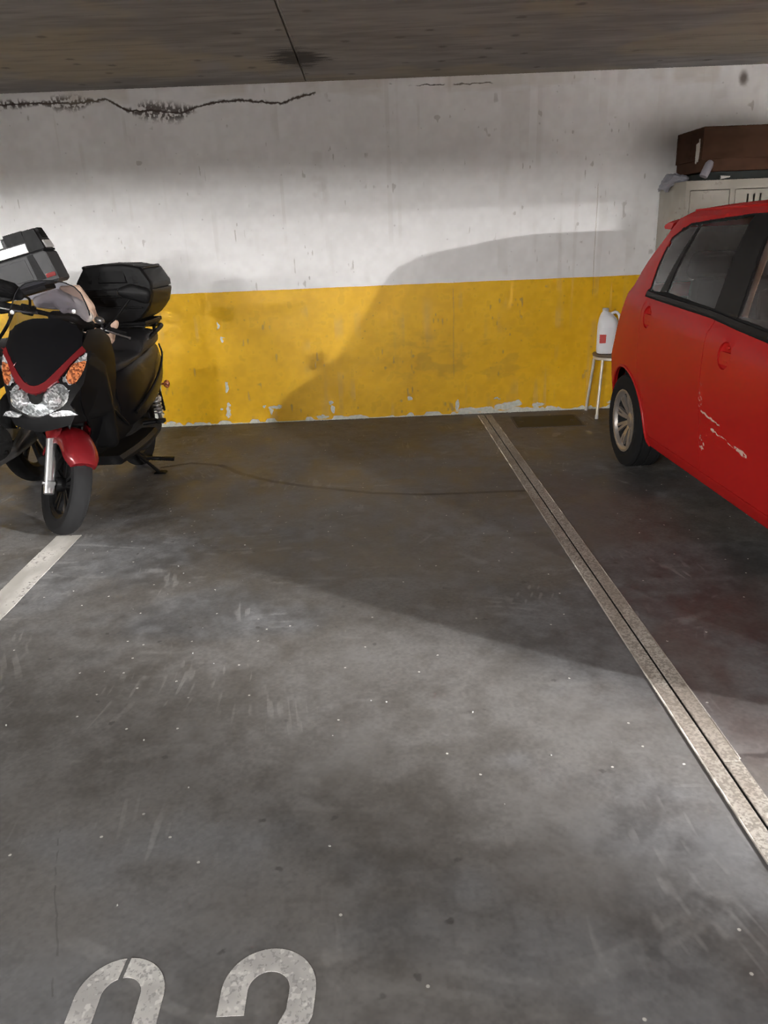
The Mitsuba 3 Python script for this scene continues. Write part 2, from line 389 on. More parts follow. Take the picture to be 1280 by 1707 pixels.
# ventilation duct on the right behind the camera
duct = thing('ventilation_duct', 'sheet metal ventilation duct hung across the right side of the aisle', 'duct')
obj('casing', box(3.4, RX, -6.45, -6.05, 2.300, 2.44, .01), 'm_duct', duct)
for x in (4.2, 6.2, 8.2, 10.2): obj('hanger', tube([(x, -6.47, 2.286), (x, -6.47, CEIL_Z)], .006, 6), 'm_duct', duct); obj('hanger', tube([(x, -6.03, 2.286), (x, -6.03, CEIL_Z)], .006, 6), 'm_duct', duct); obj('bracket', box(x - .015, x + .015, -6.48, -6.02, 2.277, 2.287), 'm_duct', duct)

# ------------------------------------------------------------------ lamps over the driving aisle
principled('m_lamp_body', (.6, .6, .6), .4)
scene['m_lamp_glow'] = {'type': 'diffuse', 'reflectance': rgb(.8, .8, .8)}
LAMP_SAYS = ['white bulkhead lamp at the far right behind the ventilation duct', 'white bulkhead lamp on the aisle ceiling, straight behind the scooter', 'long white ceiling lamp over the aisle on the left', 'long white ceiling lamp over the bays on the left', 'white bulkhead lamp behind the deep beam on the right']
for i, (x, y, top, power, lx, ly) in enumerate(LAMPS):
    t = thing('ceiling_lamp', LAMP_SAYS[i], 'lamp', 'lamps on the garage ceiling')
    obj('housing', box(x - lx / 2 - .03, x + lx / 2 + .03, y - ly / 2 - .03, y + ly / 2 + .03, top, CEIL_Z, .008), 'm_lamp_body', t)
    pr = [(.06 * math.cos(a), top - .085 * math.sin(a)) for a in np.linspace(0, math.pi, 13)]
    m = prism([(x + u, v) for u, v in pr], y - ly / 2, y + ly / 2, 'y') if ly > lx else prism([(y + u, v) for u, v in pr], x - lx / 2, x + lx / 2, 'x')
    obj('diffuser', m, 'm_lamp_glow', t, 40, emitter={'type': 'area', 'radiance': rgb(*[power * c for c in LAMP_COLOUR])})
# ------------------------------------------------------------------ the red hatchback
from scipy.interpolate import PchipInterpolator
CAR_AT, CAR_YAW = (2.37, 3.44, 0.0), math.radians(0.8)
def car_w(m): return xf(m, rz(CAR_YAW), CAR_AT)
_hw = PchipInterpolator(*np.array([(.16, .70), (.20, .745), (.26, .783), (.34, .800), (.45, .813), (.58, .826), (.62, .832), (.75, .838), (.88, .834), (.955, .826), (.985, .806), (1.06, .776), (1.10, .762),
      (1.20, .728), (1.30, .690), (1.40, .644), (1.44, .618), (1.47, .585), (1.495, .52), (1.512, .41), (1.524, .25), (1.530, .02)]).T)
_yr = PchipInterpolator(*np.array([(.16, 1.76), (.25, 1.85), (.35, 1.90), (.50, 1.925), (.62, 1.91), (.72, 1.85), (.85, 1.78), (1.0, 1.675), (1.1, 1.615), (1.25, 1.52), (1.40, 1.42), (1.46, 1.365), (1.50, 1.24), (1.52, 1.02), (1.53, .7)]).T)
_yf = PchipInterpolator(*np.array([(.16, -1.86), (.25, -1.97), (.35, -2.02), (.5, -2.04), (.62, -2.03), (.72, -1.99), (.80, -1.90), (.87, -1.72), (.93, -1.48), (.985, -1.22), (1.06, -1.10), (1.20, -.92), (1.35, -.72),
      (1.44, -.56), (1.49, -.38), (1.515, -.12), (1.53, .2)]).T)
YC, NR, NF = .1, 6.0, 4.5
def car_half(y, z):
    z = np.clip(z, .16, 1.53)
    w = np.clip((z - .72) / .18, 0, 1) * np.clip((1.38 - z) / .22, 0, 1)
    return _hw(np.clip(z - .072 * (np.clip(y, -1, 1.3) - .3) * w * w * (3 - 2 * w), .16, 1.53))
def car_x(y, z):
    y, z = np.asarray(y, float), np.clip(np.asarray(z, float), .16, 1.53)
    t = np.where(y > YC, (y - YC) / (_yr(z) - YC), (YC - y) / (YC - _yf(z))); n = np.where(y > YC, NR, NF)
    return car_half(y, z) * np.maximum(1 - np.clip(t, 0, 1)**n, 0)**(1 / n)
def car_rear(x, z): return YC + (_yr(z) - YC) * np.maximum(1 - np.clip(np.abs(x) / _hw(z), 0, 1)**NR, 0)**(1 / NR)
def car_front(x, z): return YC - (YC - _yf(z)) * np.maximum(1 - np.clip(np.abs(x) / _hw(z), 0, 1)**NF, 0)**(1 / NF)
def car_top(x, y):
    lo, hi = np.full(np.shape(x), 1.40), np.full(np.shape(x), 1.53)
    for _ in range(30):
        mid = (lo + hi) / 2; inside = car_x(y, mid) > np.abs(x); lo, hi = np.where(inside, mid, lo), np.where(inside, hi, mid)
    return lo
def side(off=0.0):
    return lambda y, z: np.stack([-(car_x(y, z) + off), y, z], 1)
def rear(off=0.0): return lambda x, z: np.stack([x, car_rear(x, z) + off, z], 1)
def front(off=0.0): return lambda x, z: np.stack([x, car_front(x, z) - off, z], 1)

# paint with the grazes on the front door (their places in the car's own lengths)
_c, _s = math.cos(CAR_YAW), math.sin(CAR_YAW)
def paint_colour(p, n, uv):
    dx, dy = p.x - CAR_AT[0], p.y - CAR_AT[1]
    y, z = -_s * dx + _c * dy, p.z
    base = mix((.36, .0075, .007), (.40, .009, .008), fbm(y * 2, z * 2, p.x, 2))
    near = smoothstep(-.3, -.6, dx)
    jy, jz = y + .012 * (fbm(y * 60, z * 60, 3, 2) - .5), z + .016 * (fbm(y * 45, z * 45, 13, 2) - .5)
    g = fbm(y * 50, z * 110, 5, 3)
    d1 = seg_dist(jy, jz, [(-.005, .525), (-.10, .515), (-.335, .488)]); d2 = seg_dist(jy, jz, [(.12, .588), (.02, .577), (-.16, .555)])
    w1 = .0035 + .010 * smoothstep(-.18, -.30, y) + .008 * smoothstep(-.05, 0.0, y)
    m = smoothstep(1.0, .5, d1 / w1) * smoothstep(.30, .5, g) + smoothstep(.0065, .003, d2) * smoothstep(.40, .62, fbm(y * 14, 2, 2, 2)) * .85
    d3 = dr.sqrt(dr.square((jy - .10) / .035) + dr.square((jz - .43) / .045)); m += smoothstep(1, .6, d3) * smoothstep(.5, .6, g) * .7
    d4 = dr.sqrt(dr.square((jy - .115) / .03) + dr.square((jz - .655) / .07)); m += smoothstep(1, .5, d4) * smoothstep(.55, .68, g) * .4
    return mix(base, (.62, .42, .36), dr.clip(m, 0, 1) * near)
scene['m_car_paint'] = {'type': 'twosided', 'b': {'type': 'principled', 'base_color': mikit.proc(paint_colour), 'roughness': .45, 'specular': .3, 'clearcoat': .3, 'clearcoat_gloss': .9}}
principled('m_black_trim', (.006, .006, .0065), .5, specular=.25)
principled('m_rubber', (.013, .013, .0135), .9, specular=.12)
principled('m_cabin', (.035, .034, .034), .8)
principled('m_seat_cloth', (.03, .03, .032), .9)
principled('m_belt_tan', (.80, .56, .38), .8)
principled('m_under', (.010, .010, .010), .9)
principled('m_alloy', (.40, .36, .33), .36, metallic=.75)
principled('m_silver', (.60, .60, .60), .3, metallic=.9)
principled('m_plate', (.75, .75, .73), .4)
principled('m_lamp_red', (.20, .008, .008), .1, clearcoat=1.0)
principled('m_lamp_clear', (.7, .7, .72), .08, clearcoat=1.0, metallic=.4)
scene['m_tint_glass'] = {'type': 'thindielectric', 'int_ior': 1.28, 'specular_transmittance': rgb(.13, .135, .125)}
scene['m_clear_glass'] = {'type': 'thindielectric', 'int_ior': 1.28, 'specular_transmittance': rgb(.80, .75, .73)}

car = thing('car', 'red five-door hatchback with grazed front door parked right of the floor joint', 'car')
WHEELS = [(-1, 1.225), (1, 1.225), (-1, -1.255), (1, -1.255)]
ARCH_R, WZ = .338, .285
arches = [sg.Point(y, WZ).buffer(ARCH_R, 48) for y in (1.225, -1.255)]
zs = np.linspace(.205, 1.455, 60)
S = sg.Polygon([(YC + .93 * (_yr(z) - YC), z) for z in zs] + [(YC - .93 * (YC - _yf(z)), z) for z in zs[::-1]])
for a in arches: S = S.difference(a)
SIDE_ALL = S
gl_rear = sg.Polygon([(.19, 1.046), (.763, 1.083), (.766, 1.421), (.24, 1.447)])
gl_quarter = sg.Polygon([(1.0, 1.078), (.86, 1.078), (.776, 1.419), (.90, 1.414), (1.07, 1.346)])
gl_front = sg.Polygon([(-.05, 1.027), (.03, 1.443), (-.22, 1.438), (-.52, 1.395), (-.80, 1.20), (-.99, 1.02), (-.97, .975), (-.5, .995)])
b_pillar = sg.Polygon([(.182, 1.045), (.232, 1.448), (.036, 1.446), (-.043, 1.025)])
c_pillar = sg.Polygon([(.769, 1.083), (.854, 1.079), (.772, 1.4185), (.7705, 1.421)])
belt = sg.Polygon([(1.03, 1.054), (.186, 1.016), (-.098, .99), (-.38, .968), (-1.02, .935), (-1.02, .965), (-.343, .996), (-.05, 1.018), (.196, 1.038), (1.03, 1.074)])
opening = clean(shapely.union_all([g.buffer(.010) for g in (gl_rear, gl_quarter, gl_front, b_pillar, c_pillar, belt)]).buffer(.012).buffer(-.012))
arch_big = arches[0].buffer(.045, 32)
door_rear = clean(sg.Polygon([(.135, .285), (.86, .285), (.965, .52), (.985, .8), (.975, 1.2), (.135, 1.2)]).difference(arch_big).difference(opening))
door_rear = max(getattr(door_rear, 'geoms', [door_rear]), key=lambda g: (g.centroid.y < .95) * g.area)
door_front = clean(sg.Polygon([(.129, .285), (.129, 1.2), (-1.03, 1.2), (-1.05, .8), (-1.0, .40), (-.9, .285)]).difference(arches[1].buffer(.05)).difference(opening))
door_front = max(getattr(door_front, 'geoms', [door_front]), key=lambda g: (g.centroid.y < .95) * g.area)
DISH = {'rear': (.885, .945), 'front': (-.075, .872)}
R_D = .060
gap = .0035
shell = S.difference(opening).difference(door_rear.buffer(gap)).difference(door_front.buffer(gap))
fender_cut = sg.box(-2.2, 0, -1.056, 2)
MIR = np.array([-1, 1, 1.0])
def both(fn_mesh):
    """the same plate for the right hand (towards the bay) and, mirrored, for the other side"""
    return [fn_mesh, xf(fn_mesh, None, (0, 0, 0), MIR)]
sk = panel(shell, side(), .018, .045, flip=True)
roof_poly = sg.Polygon([(car_x(y, 1.455) * s, y) for s, ys in ((1, np.linspace(_yf(1.455) + 1e-4, _yr(1.455) - 1e-4, 120)), (-1, np.linspace(_yr(1.455) - 1e-4, _yf(1.455) + 1e-4, 120))) for y in ys]).buffer(0)
roof = panel(roof_poly, lambda x, y: np.stack([x, y, np.maximum(car_top(x, y), 1.455)], 1), .012, .05, dens=.012)
# rear and front ends by height
def end_poly(z0, z1, k, inset=0.0):
    q = np.linspace(z0, z1, 30)
    return sg.Polygon([(-_hw(z) * k + inset, z) for z in q] + [(_hw(z) * k - inset, z) for z in q[::-1]])
KR, KF = (1 - .93**NR)**(1 / NR), (1 - .93**NF)**(1 / NF)
tail_lamp = sg.Polygon([(.50, .74), (.665, .72), (.64, 1.03), (.56, 1.03)])
rear_glass = end_poly(1.08, 1.40, KR, .05).buffer(-.02).buffer(.02)
gate = end_poly(.60, 1.455, KR, .004).difference(rear_glass.buffer(.008)).difference(tail_lamp.buffer(.004)).difference(sa.scale(tail_lamp, -1, 1, origin=(0, 0)).buffer(.004))
rear_low = end_poly(.205, .594, KR)
ws = end_poly(1.01, 1.44, KF, .03)
front_up = end_poly(.945, 1.455, KF).difference(ws.buffer(.006))
hood = end_poly(.735, .94, KF, .004)
head = sg.Polygon([(.40, .60), (.62, .62), (.635, .78), (.50, .765), (.38, .70)]); head2 = sa.scale(head, -1, 1, origin=(0, 0))
grille = sg.box(-.30, .56, .30, .68).buffer(.02)
nose = end_poly(.205, .73, KF).difference(head.buffer(.004)).difference(head2.buffer(.004)).difference(grille)
hood = hood.difference(head.buffer(.004)).difference(head2.buffer(.004))
F_ = lambda poly, off=0, th=.012, c=.03: panel(poly, front(off), th, c, dens=.015)
Rr = lambda poly, off=0, th=.012, c=.04: panel(poly, rear(off), th, c, flip=True)
obj('body', car_w(cat(*both(sk), roof, F_(front_up))), 'm_car_paint', car, 35)
obj('hood', car_w(F_(hood, 0, .012, .012)), 'm_car_paint', car, 35)
obj('front_bumper', car_w(F_(nose)), 'm_car_paint', car, 35)
obj('grille', car_w(F_(grille, -.012)), 'm_black_trim', car)
obj('windscreen', car_w(F_(ws, .001, .004)), 'm_clear_glass', car, 35)
for h in (head, head2): obj('headlamp', car_w(F_(head if h is head else head2, .001)), 'm_lamp_clear', car, 35, 'clear glass headlamp')
obj('number_plate', car_w(xf(box(-.26, .26, -.006, .006, -.055, .055, .002), None, (0, -2.052, .40))), 'm_plate', car)
tg = obj('tailgate', car_w(Rr(gate)), 'm_car_paint', car, 35)
obj('window_pane', car_w(Rr(rear_glass, -.003, .004)), 'm_tint_glass', tg, 35)
obj('rear_bumper', car_w(Rr(rear_low)), 'm_car_paint', car, 35)
for h in (tail_lamp, sa.scale(tail_lamp, -1, 1, origin=(0, 0))): obj('tail_lamp', car_w(Rr(h, .004)), 'm_lamp_red', car, 35, 'red tail lamp')
sp_n = 9
sp = [[(x, 1.315 - .35 * (x / .6)**4 * .12, 1.474 - .05 * (x / .6)**4) for x in np.linspace(-.575, .575, 24)] for _ in (0,)][0]
rings = []
for x, y, z in sp: rings.append([(x, y - .02, z - .004), (x, y + .05, z + .002), (x, y + .115, z - .012), (x, y + .125, z - .024), (x, y + .11, z - .034), (x, y + .02, z - .04)])
obj('roof_spoiler', car_w(loft(rings)), 'm_car_paint', car, 50)
# gutters along the roof edge
gut = np.array([(-car_x(y, 1.487) - .002, y, 1.490) for y in np.linspace(-.33, 1.26, 40)])
for m in both(tube(gut, .006, 6)): obj('roof_gutter', car_w(m), 'm_car_paint', car)
obj('aerial', car_w(tube([(0, -.35, 1.50), (0, -.05, 1.66)], .004, 6)), 'm_black_trim', car)
# doors
def dish_fn(c):
    def fn(y, z):
        r = np.sqrt((y - c[0])**2 + (z - c[1])**2) / R_D
        return np.stack([-(car_x(y, z) - .004 - .022 * np.sqrt(np.maximum(1 - r * r, 0))), y, z], 1)
    return fn
for name, poly, c in (('rear', door_rear, DISH['rear']), ('front', door_front, DISH['front'])):
    disc = sg.Point(*c).buffer(R_D, 24)
    skin = panel(poly.difference(disc), side(), .016, .045, flip=True)
    dish = panel(disc.buffer(-.0015), dish_fn(c), .004, .012, flip=True, dens=.008)
    lever = sg.box(c[0] - .045, c[1] - .032, c[0] + .040, c[1] + .006).buffer(.008)
    lev = panel(lever.intersection(disc.buffer(-.004)), side(-.004), .010, .02, flip=True)
    lip = panel(sg.box(c[0] - .03, c[1] - .030, c[0] + .028, c[1] - .022), side(-.002), .004, .01, flip=True)
    lock = xf(lathe([(0, -.006), (.007, -.006), (.008, 0), (0, .001)], 14, 'x'), None, (-car_x(np.array([c[0] - .0]), np.array([c[1] + .034]))[0] + .016, c[0], c[1] + .034))
    for q in (0, 1):
        mm = lambda m: car_w(both(m)[q])
        d = obj('door', mm(skin), 'm_car_paint', car, 35)
        obj('handle_recess', mm(cat(dish, lip)), 'm_car_paint', d, 35)
        obj('handle', mm(cat(lev, lock)), 'm_car_paint', d, 35)
        panes = [gl_rear, gl_quarter] if name == 'rear' else [gl_front]
        for g in panes: obj('window_pane', mm(panel(g, side(-.006), .004, .08, flip=True)), 'm_tint_glass' if name == 'rear' else 'm_clear_glass', d, 35)
        obj('window_pillar', mm(panel(c_pillar if name == 'rear' else b_pillar, side(-.001), .012, .06, flip=True)), 'm_black_trim', d, 35)
for m in both(panel(belt, side(.003), .014, .05, flip=True)): obj('belt_strip', car_w(m), 'm_black_trim', car, 35, 'black rubber strip under the windows')
seal = opening.difference(shapely.union_all([gl_rear.buffer(.0005), gl_quarter.buffer(.0005), gl_front.buffer(.0005), b_pillar, c_pillar, belt]))
for m in both(panel(seal, side(-.003), .012, .05, flip=True)): obj('window_seal', car_w(m), 'm_rubber', car, 35, 'black window seal')
# lips of the wheel arches
for cy in (1.225, -1.255):
    th = np.linspace(math.radians(-13), math.radians(193), 50)
    P = np.array([(cy + ARCH_R * math.cos(a), WZ + ARCH_R * math.sin(a)) for a in th])
    lipm = tube(np.stack([-car_x(P[:, 0], P[:, 1]) - .001, P[:, 0], P[:, 1]], 1), .008, 8)
    for m in both(lipm): obj('wheel_arch', car_w(m), 'm_car_paint', car)
# dark inside of the body: wells, floor and inner walls
qz = np.concatenate([np.linspace(.21, .60, 8), np.linspace(.7, .985, 6)])
rg = []
for z in qz:
    a = np.linspace(0, 2 * np.pi, 96, endpoint=False)
    w, L0, L1 = _hw(z) - .05, _yr(z) - .06 - YC, YC - _yf(z) - .06
    cx, sy = np.cos(a), np.sin(a)
    L = np.where(sy > 0, L1 if False else L0, L1)
    e = 2 / 5.0
    rg.append(np.stack([w * np.sign(cx) * np.abs(cx)**e, YC + L * np.sign(sy) * np.abs(sy)**e, np.full(96, z)], 1))
inner = loft(rg)
M_ = lambda m: m3.Manifold(m3.Mesh(np.asarray(m.vertices, np.float32), np.asarray(m.faces, np.uint32)))
inn = M_(trimesh.Trimesh(inner.vertices, inner.faces, process=True))
for s, y in WHEELS:
    cyl = m3.Manifold.cylinder(.40, .352, .352, 48).rotate((0, 90, 0)).translate((s * .70 - .2, y, WZ)); inn = inn - cyl
inn = inn - M_(box(-.70, .70, -.98, 1.5, .42, 1.2))
obj('inner_shell', car_w(tm(inn)), 'm_under', car, False)
# cabin
for m in both(panel(sg.box(-1.0, .43, 1.35, 1.03).difference(arches[0].buffer(.02)), side(-.032), .004, .08, flip=True)): obj('door_card', car_w(m), 'm_cabin', car, 35)
def seat(x, y, w):
    cush = blob({'a': ((x - w, y - .22, .56), .07), 'b': ((x + w, y - .22, .56), .07), 'c': ((x - w, y + .2, .52), .07), 'd': ((x + w, y + .2, .52), .07)}, [('a', 'b', 'c', 'd')], .05, 4)
    bk = blob({'a': ((x - w, y + .22, .60), .06), 'b': ((x + w, y + .22, .60), .06), 'c': ((x - w * .85, y + .36, 1.08), .045), 'd': ((x + w * .85, y + .36, 1.08), .045)}, [('a', 'b', 'c', 'd')], .05, 4)
    return cush, bk
for x in (-.36, .36):
    c, b = seat(x, -.12, .17)
    s = obj('seat', car_w(c), 'm_seat_cloth', car); obj('backrest', car_w(b), 'm_seat_cloth', s)
    hr = blob({'a': ((x - .08, .27, 1.22), .045), 'b': ((x + .08, .27, 1.22), .045), 'c': ((x - .07, .25, 1.30), .04), 'd': ((x + .07, .25, 1.30), .04)}, [('a', 'b', 'c', 'd')], .04, 4)
    obj('headrest', car_w(cat(hr, tube([(x - .05, .26, 1.08), (x - .05, .27, 1.2)], .006, 6), tube([(x + .05, .26, 1.08), (x + .05, .27, 1.2)], .006, 6))), 'm_seat_cloth', s)
c, b = seat(0, .80, .52)
s = obj('rear_bench', car_w(c), 'm_seat_cloth', car); obj('backrest', car_w(b), 'm_seat_cloth', s)
for x in (-.36, .36):
    obj('headrest', car_w(blob({'a': ((x - .10, 1.18, 1.16), .045), 'b': ((x + .10, 1.18, 1.16), .045), 'c': ((x - .09, 1.17, 1.23), .04), 'd': ((x + .09, 1.17, 1.23), .04)}, [('a', 'b', 'c', 'd')], .04, 4)), 'm_seat_cloth', s)
db = blob({'a': ((-.62, -1.0, .80), .09), 'b': ((.62, -1.0, .80), .09), 'c': ((-.62, -.80, .74), .11), 'd': ((.62, -.80, .74), .11), 'e': ((-.6, -.9, .5), .08), 'f': ((.6, -.9, .5), .08)}, [('a', 'b', 'c', 'd'), ('c', 'd', 'e', 'f')], .08, 4)
obj('dashboard', car_w(db), 'm_cabin', car)
aw = np.linspace(0, 2 * np.pi, 28, endpoint=False)
sw = np.stack([.36 + .18 * np.cos(aw), -.58 + .06 * np.sin(aw), .86 + .17 * np.sin(aw)], 1)
obj('steering_wheel', car_w(cat(tube(sw, .014, 8, closed=True), tube([(.19, -.58, .86), (.53, -.58, .86)], .015, 8), tube([(.36, -.58, .86), (.36, -.85, .74)], .03, 8))), 'm_cabin', car)
for sx in (-1, 1):
    bp = np.array([(sx * .575, .125, 1.40), (sx * .60, .125, 1.28), (sx * .655, .125, 1.05), (sx * .685, .125, .80)])
    w = np.array([0, .032, 0])
    obj('seat_belt', car_w(loft([[p - w + (sx * .002, 0, 0), p + w + (sx * .002, 0, 0), p + w, p - w] for p in smooth_path(bp, 5)])), 'm_belt_tan', car, 30, 'tan seat belt hanging by the pillar')
for sx in (-1, 1):
    mr = blob({'a': ((sx * .80, -1.00, .965), .030), 'b': ((sx * .82, -.87, .965), .030), 'c': ((sx * .785, -1.00, 1.01), .030), 'd': ((sx * .805, -.87, 1.01), .026)}, [('a', 'b', 'c', 'd')], .03, 4)
    obj('wing_mirror', car_w(cat(mr, hull([(sx * .70, -1.03, .945), (sx * .70, -.96, .945), (sx * .80, -1.03, .955), (sx * .80, -.98, .955), (sx * .70, -1.0, .98), (sx * .80, -1.0, .99)]))), 'm_car_paint', car, 40)
# wheels
def tyre_mesh(R, r_rim, w, grooves=3):
    h = w / 2; prof = [(r_rim, -h * .80), (r_rim + .012, -h * .92), (r_rim + .35 * (R - r_rim), -h), (R - .028, -h * .99), (R - .009, -h * .90), (R - .002, -h * .76)]
    gs = np.linspace(-.5, .5, grooves) * w * .62 if grooves > 1 else [0]
    for g in gs: prof += [(R - .001, g - .0055), (R - .009, g - .004), (R - .009, g + .004), (R - .001, g + .0055)]
    prof += [(R - .002, h * .76), (R - .009, h * .90), (R - .028, h * .99), (r_rim + .35 * (R - r_rim), h), (r_rim + .012, h * .92), (r_rim, h * .80), (r_rim, -h * .80)]
    return lathe(prof, 72, 'x')
def rim_mesh(r, w, n, side_):
    h = w / 2; s = side_
    barrel = lathe([(r, s * h * .82), (r + .008, s * h * .90), (r + .004, s * h * .95), (r - .012, s * h * .90), (r - .022, s * h * .6), (r - .03, -s * h * .7), (r - .02, -s * h * .8)][::-s], 64, 'x')
    ms = []
    for k in range(n):
        a = 2 * math.pi * k / n + .2
        for da, wd in ((-.105, .010), (.105, .010)):
            pts = []
            for rr, off, ww in ((.045, h * .48, .014), (r * .6, h * .66, .011), (r - .004, h * .78, .012)):
                b = a + da * (1 if rr > .05 else .5)
                c, sn = math.cos(b), math.sin(b)
                for t in (-1, 1):
                    for dx in (0, -.018):
                        pts.append((s * (off + dx), rr * c - t * ww * sn * .8, rr * sn + t * ww * c * .8))
            ms += [hull(pts[:8]), hull(pts[4:])]
    hubm = lathe([(0, h * .56), (.024, h * .55), (.030, h * .50), (.052, h * .46), (.058, h * .34), (.06, -.02)], 32, 'x')
    if s < 0: hubm = xf(hubm, None, (0, 0, 0), (-1, 1, 1))
    return barrel, cat(*ms), hubm
ty = tyre_mesh(.285, .188, .185)
for s, y in WHEELS:
    at = lambda m: car_w(xf(m, None, (s * (.812 - .0925), y, WZ)))
    wh = obj('wheel', at(ty), 'm_rubber', car, 35, 'black rubber tyre')
    ba, spk, hb = rim_mesh(.188, .185, 9, s)
    obj('rim', at(ba), 'm_under', wh, 35); obj('rim_lip', at(lathe([(.163, s * .0660), (.172, s * .0830), (.182, s * .0890), (.193, s * .0885), (.190, s * .0800), (.172, s * .0700), (.163, s * .0660)][::-s], 64, 'x')), 'm_alloy', wh, 35); obj('spokes', at(spk), 'm_alloy', wh, 25); obj('hub', at(hb), 'm_alloy', wh, 35)
    obj('brake_disc', at(lathe([(.05, -.03 * s), (.14, -.03 * s), (.14, -.045 * s), (.05, -.045 * s)][::-s], 40, 'x')), 'm_under', wh)

# ------------------------------------------------------------------ the scooter (its own lengths: forward is -y, axle of the unturned front wheel over the origin)
SC_AT, SC_YAW, SC_LEAN = (-1.66, 3.86, 0.0), -0.03, math.radians(1.5)
SC_R = rz(SC_YAW) @ ry(SC_LEAN)
def sw_(m): return xf(m, SC_R, SC_AT)
STEER = math.radians(42)
AX0, AXD = np.array([0, -.086, 0.0]), np.array([0, .454, .891])
def _axis_rot(a):
    k = AXD / np.linalg.norm(AXD); K = np.array([[0, -k[2], k[1]], [k[2], 0, -k[0]], [-k[1], k[0], 0]])
    return np.eye(3) + math.sin(a) * K + (1 - math.cos(a)) * K @ K
ST_R = _axis_rot(STEER)
def turned(m):
    m = xf(m, ST_R, AX0 - ST_R @ AX0)
    return sw_(xf(m, None, (0, 0, .004)))
principled('m_sc_black', (.005, .005, .006), .32, specular=.22)
principled('m_sc_matt', (.006, .006, .0065), .5, specular=.2)
principled('m_sc_red', (.15, .004, .007), .2, clearcoat=.8, metallic=.2)
principled('m_chrome', (.85, .85, .85), .27, metallic=.9)
principled('m_steel', (.42, .42, .42), .35, metallic=.9)
principled('m_seat_vinyl', (.018, .018, .020), .5)
def glitter(p, n, uv):
    vx, vd, vr = voronoi(p.x * 110 + p.y * 60, p.z * 110)
    return mix((.30, .31, .32), (.92, .93, .95), smoothstep(.25, .8, vr))
scene['m_reflector'] = {'type': 'twosided', 'b': {'type': 'principled', 'base_color': mikit.proc(glitter), 'roughness': .16, 'metallic': .55, 'clearcoat': 1.0}}
def amber_cells(p, n, uv):
    vx, vd, vr = voronoi(p.x * 120 + p.y * 60, p.z * 120)
    return mix((.16, .035, .010), (.60, .20, .07), smoothstep(.2, .85, vr))
scene['m_amber'] = {'type': 'twosided', 'b': {'type': 'principled', 'base_color': mikit.proc(amber_cells), 'roughness': .2, 'clearcoat': 1.0}}
scene['m_smoke'] = {'type': 'thindielectric', 'int_ior': 1.5, 'specular_transmittance': rgb(.66, .66, .70)}
scene['m_clear'] = {'type': 'thindielectric', 'int_ior': 1.5, 'specular_transmittance': rgb(.92, .93, .93)}
_y0 = PchipInterpolator([.55, .60, .66, .72, .80, .90, 1.0, 1.08, 1.28], [-.12, -.14, -.145, -.135, -.095, -.035, .035, .10, .19])
def cowl(off=0.0): return lambda x, z: np.stack([x, _y0(np.clip(z, .55, 1.28)) + 2.0 * x * x - off, z], 1)
def mirror_poly(half): return sg.Polygon(list(half) + [(-x, z) for x, z in half[::-1]]).buffer(0)
def flipx(poly): return sa.scale(poly, -1, 1, origin=(0, 0))
scooter = thing('scooter', 'black and dark red scooter with turned front wheel beside the left parking line', 'scooter')
S_ = lambda name, m, mat, parent=scooter, sm=35, label=None: obj(name, sw_(m), mat, parent, sm, label)
# front cowl
v_in = [(.193, .970), (.134, .906), (.088, .856), (.051, .820), (.022, .806), (0, .803)]
v_out = [(.212, .942), (.166, .903), (.133, .858), (.099, .815), (.054, .782), (.024, .770), (0, .767)]
shield = mirror_poly([(0, 1.102), (.05, 1.100), (.10, 1.088), (.155, 1.064), (.185, 1.02)] + v_in)
_vh = sg.Polygon(v_in + v_out[::-1]).buffer(0)
vtrim = _vh.union(flipx(_vh)).union(sg.box(-.012, .769, .012, .802)).buffer(.001).buffer(-.002)
head_l = mirror_poly([(0, .763), (.030, .766), (.054, .778), (.080, .796), (.099, .803), (.120, .794), (.138, .775), (.145, .752), (.140, .722), (.122, .698), (.092, .682), (.061, .668), (.030, .657), (0, .655)]).difference(vtrim.buffer(.002))
lens = sg.Polygon([(.212, .934), (.213, .900), (.207, .862), (.196, .833), (.179, .806), (.156, .795), (.147, .800), (.139, .812), (.126, .812), (.122, .822), (.139, .850), (.152, .880), (.177, .908)])
amber = lens.intersection(sg.Polygon([(.135, .830), (.150, .800), (.215, .795), (.23, .885), (.205, .898), (.15, .888)]))
clear_top = lens.difference(amber.buffer(.001))
must = sg.Polygon([(.070, .668), (.098, .678), (.128, .684), (.160, .677), (.187, .652), (.160, .655), (.128, .654), (.085, .655)])
chin = sg.Polygon([(-.17, .66), (-.14, .60), (0, .57), (.14, .60), (.17, .66), (.147, .70), (.2, .79), (.22, .94), (0, .90), (-.22, .94), (-.2, .79), (-.147, .70)])
C_ = lambda poly, off, th=.008, c=.02, d=.012: panel(poly, cowl(off), th, c, dens=d)
S_('front_shield', C_(shield, .010, .02), 'm_sc_black', sm=60)
S_('shield_trim', C_(vtrim, .016, .02, .014, .006), 'm_sc_red', sm=50, label='dark red V-shaped trim around the black shield')
hl = S_('headlamp', C_(head_l, -.020, .01), 'm_reflector', sm=25, label='wide two-lobed clear headlamp')
S_('lens', C_(head_l, .008, .003, .014, .006), 'm_clear', hl, 60)
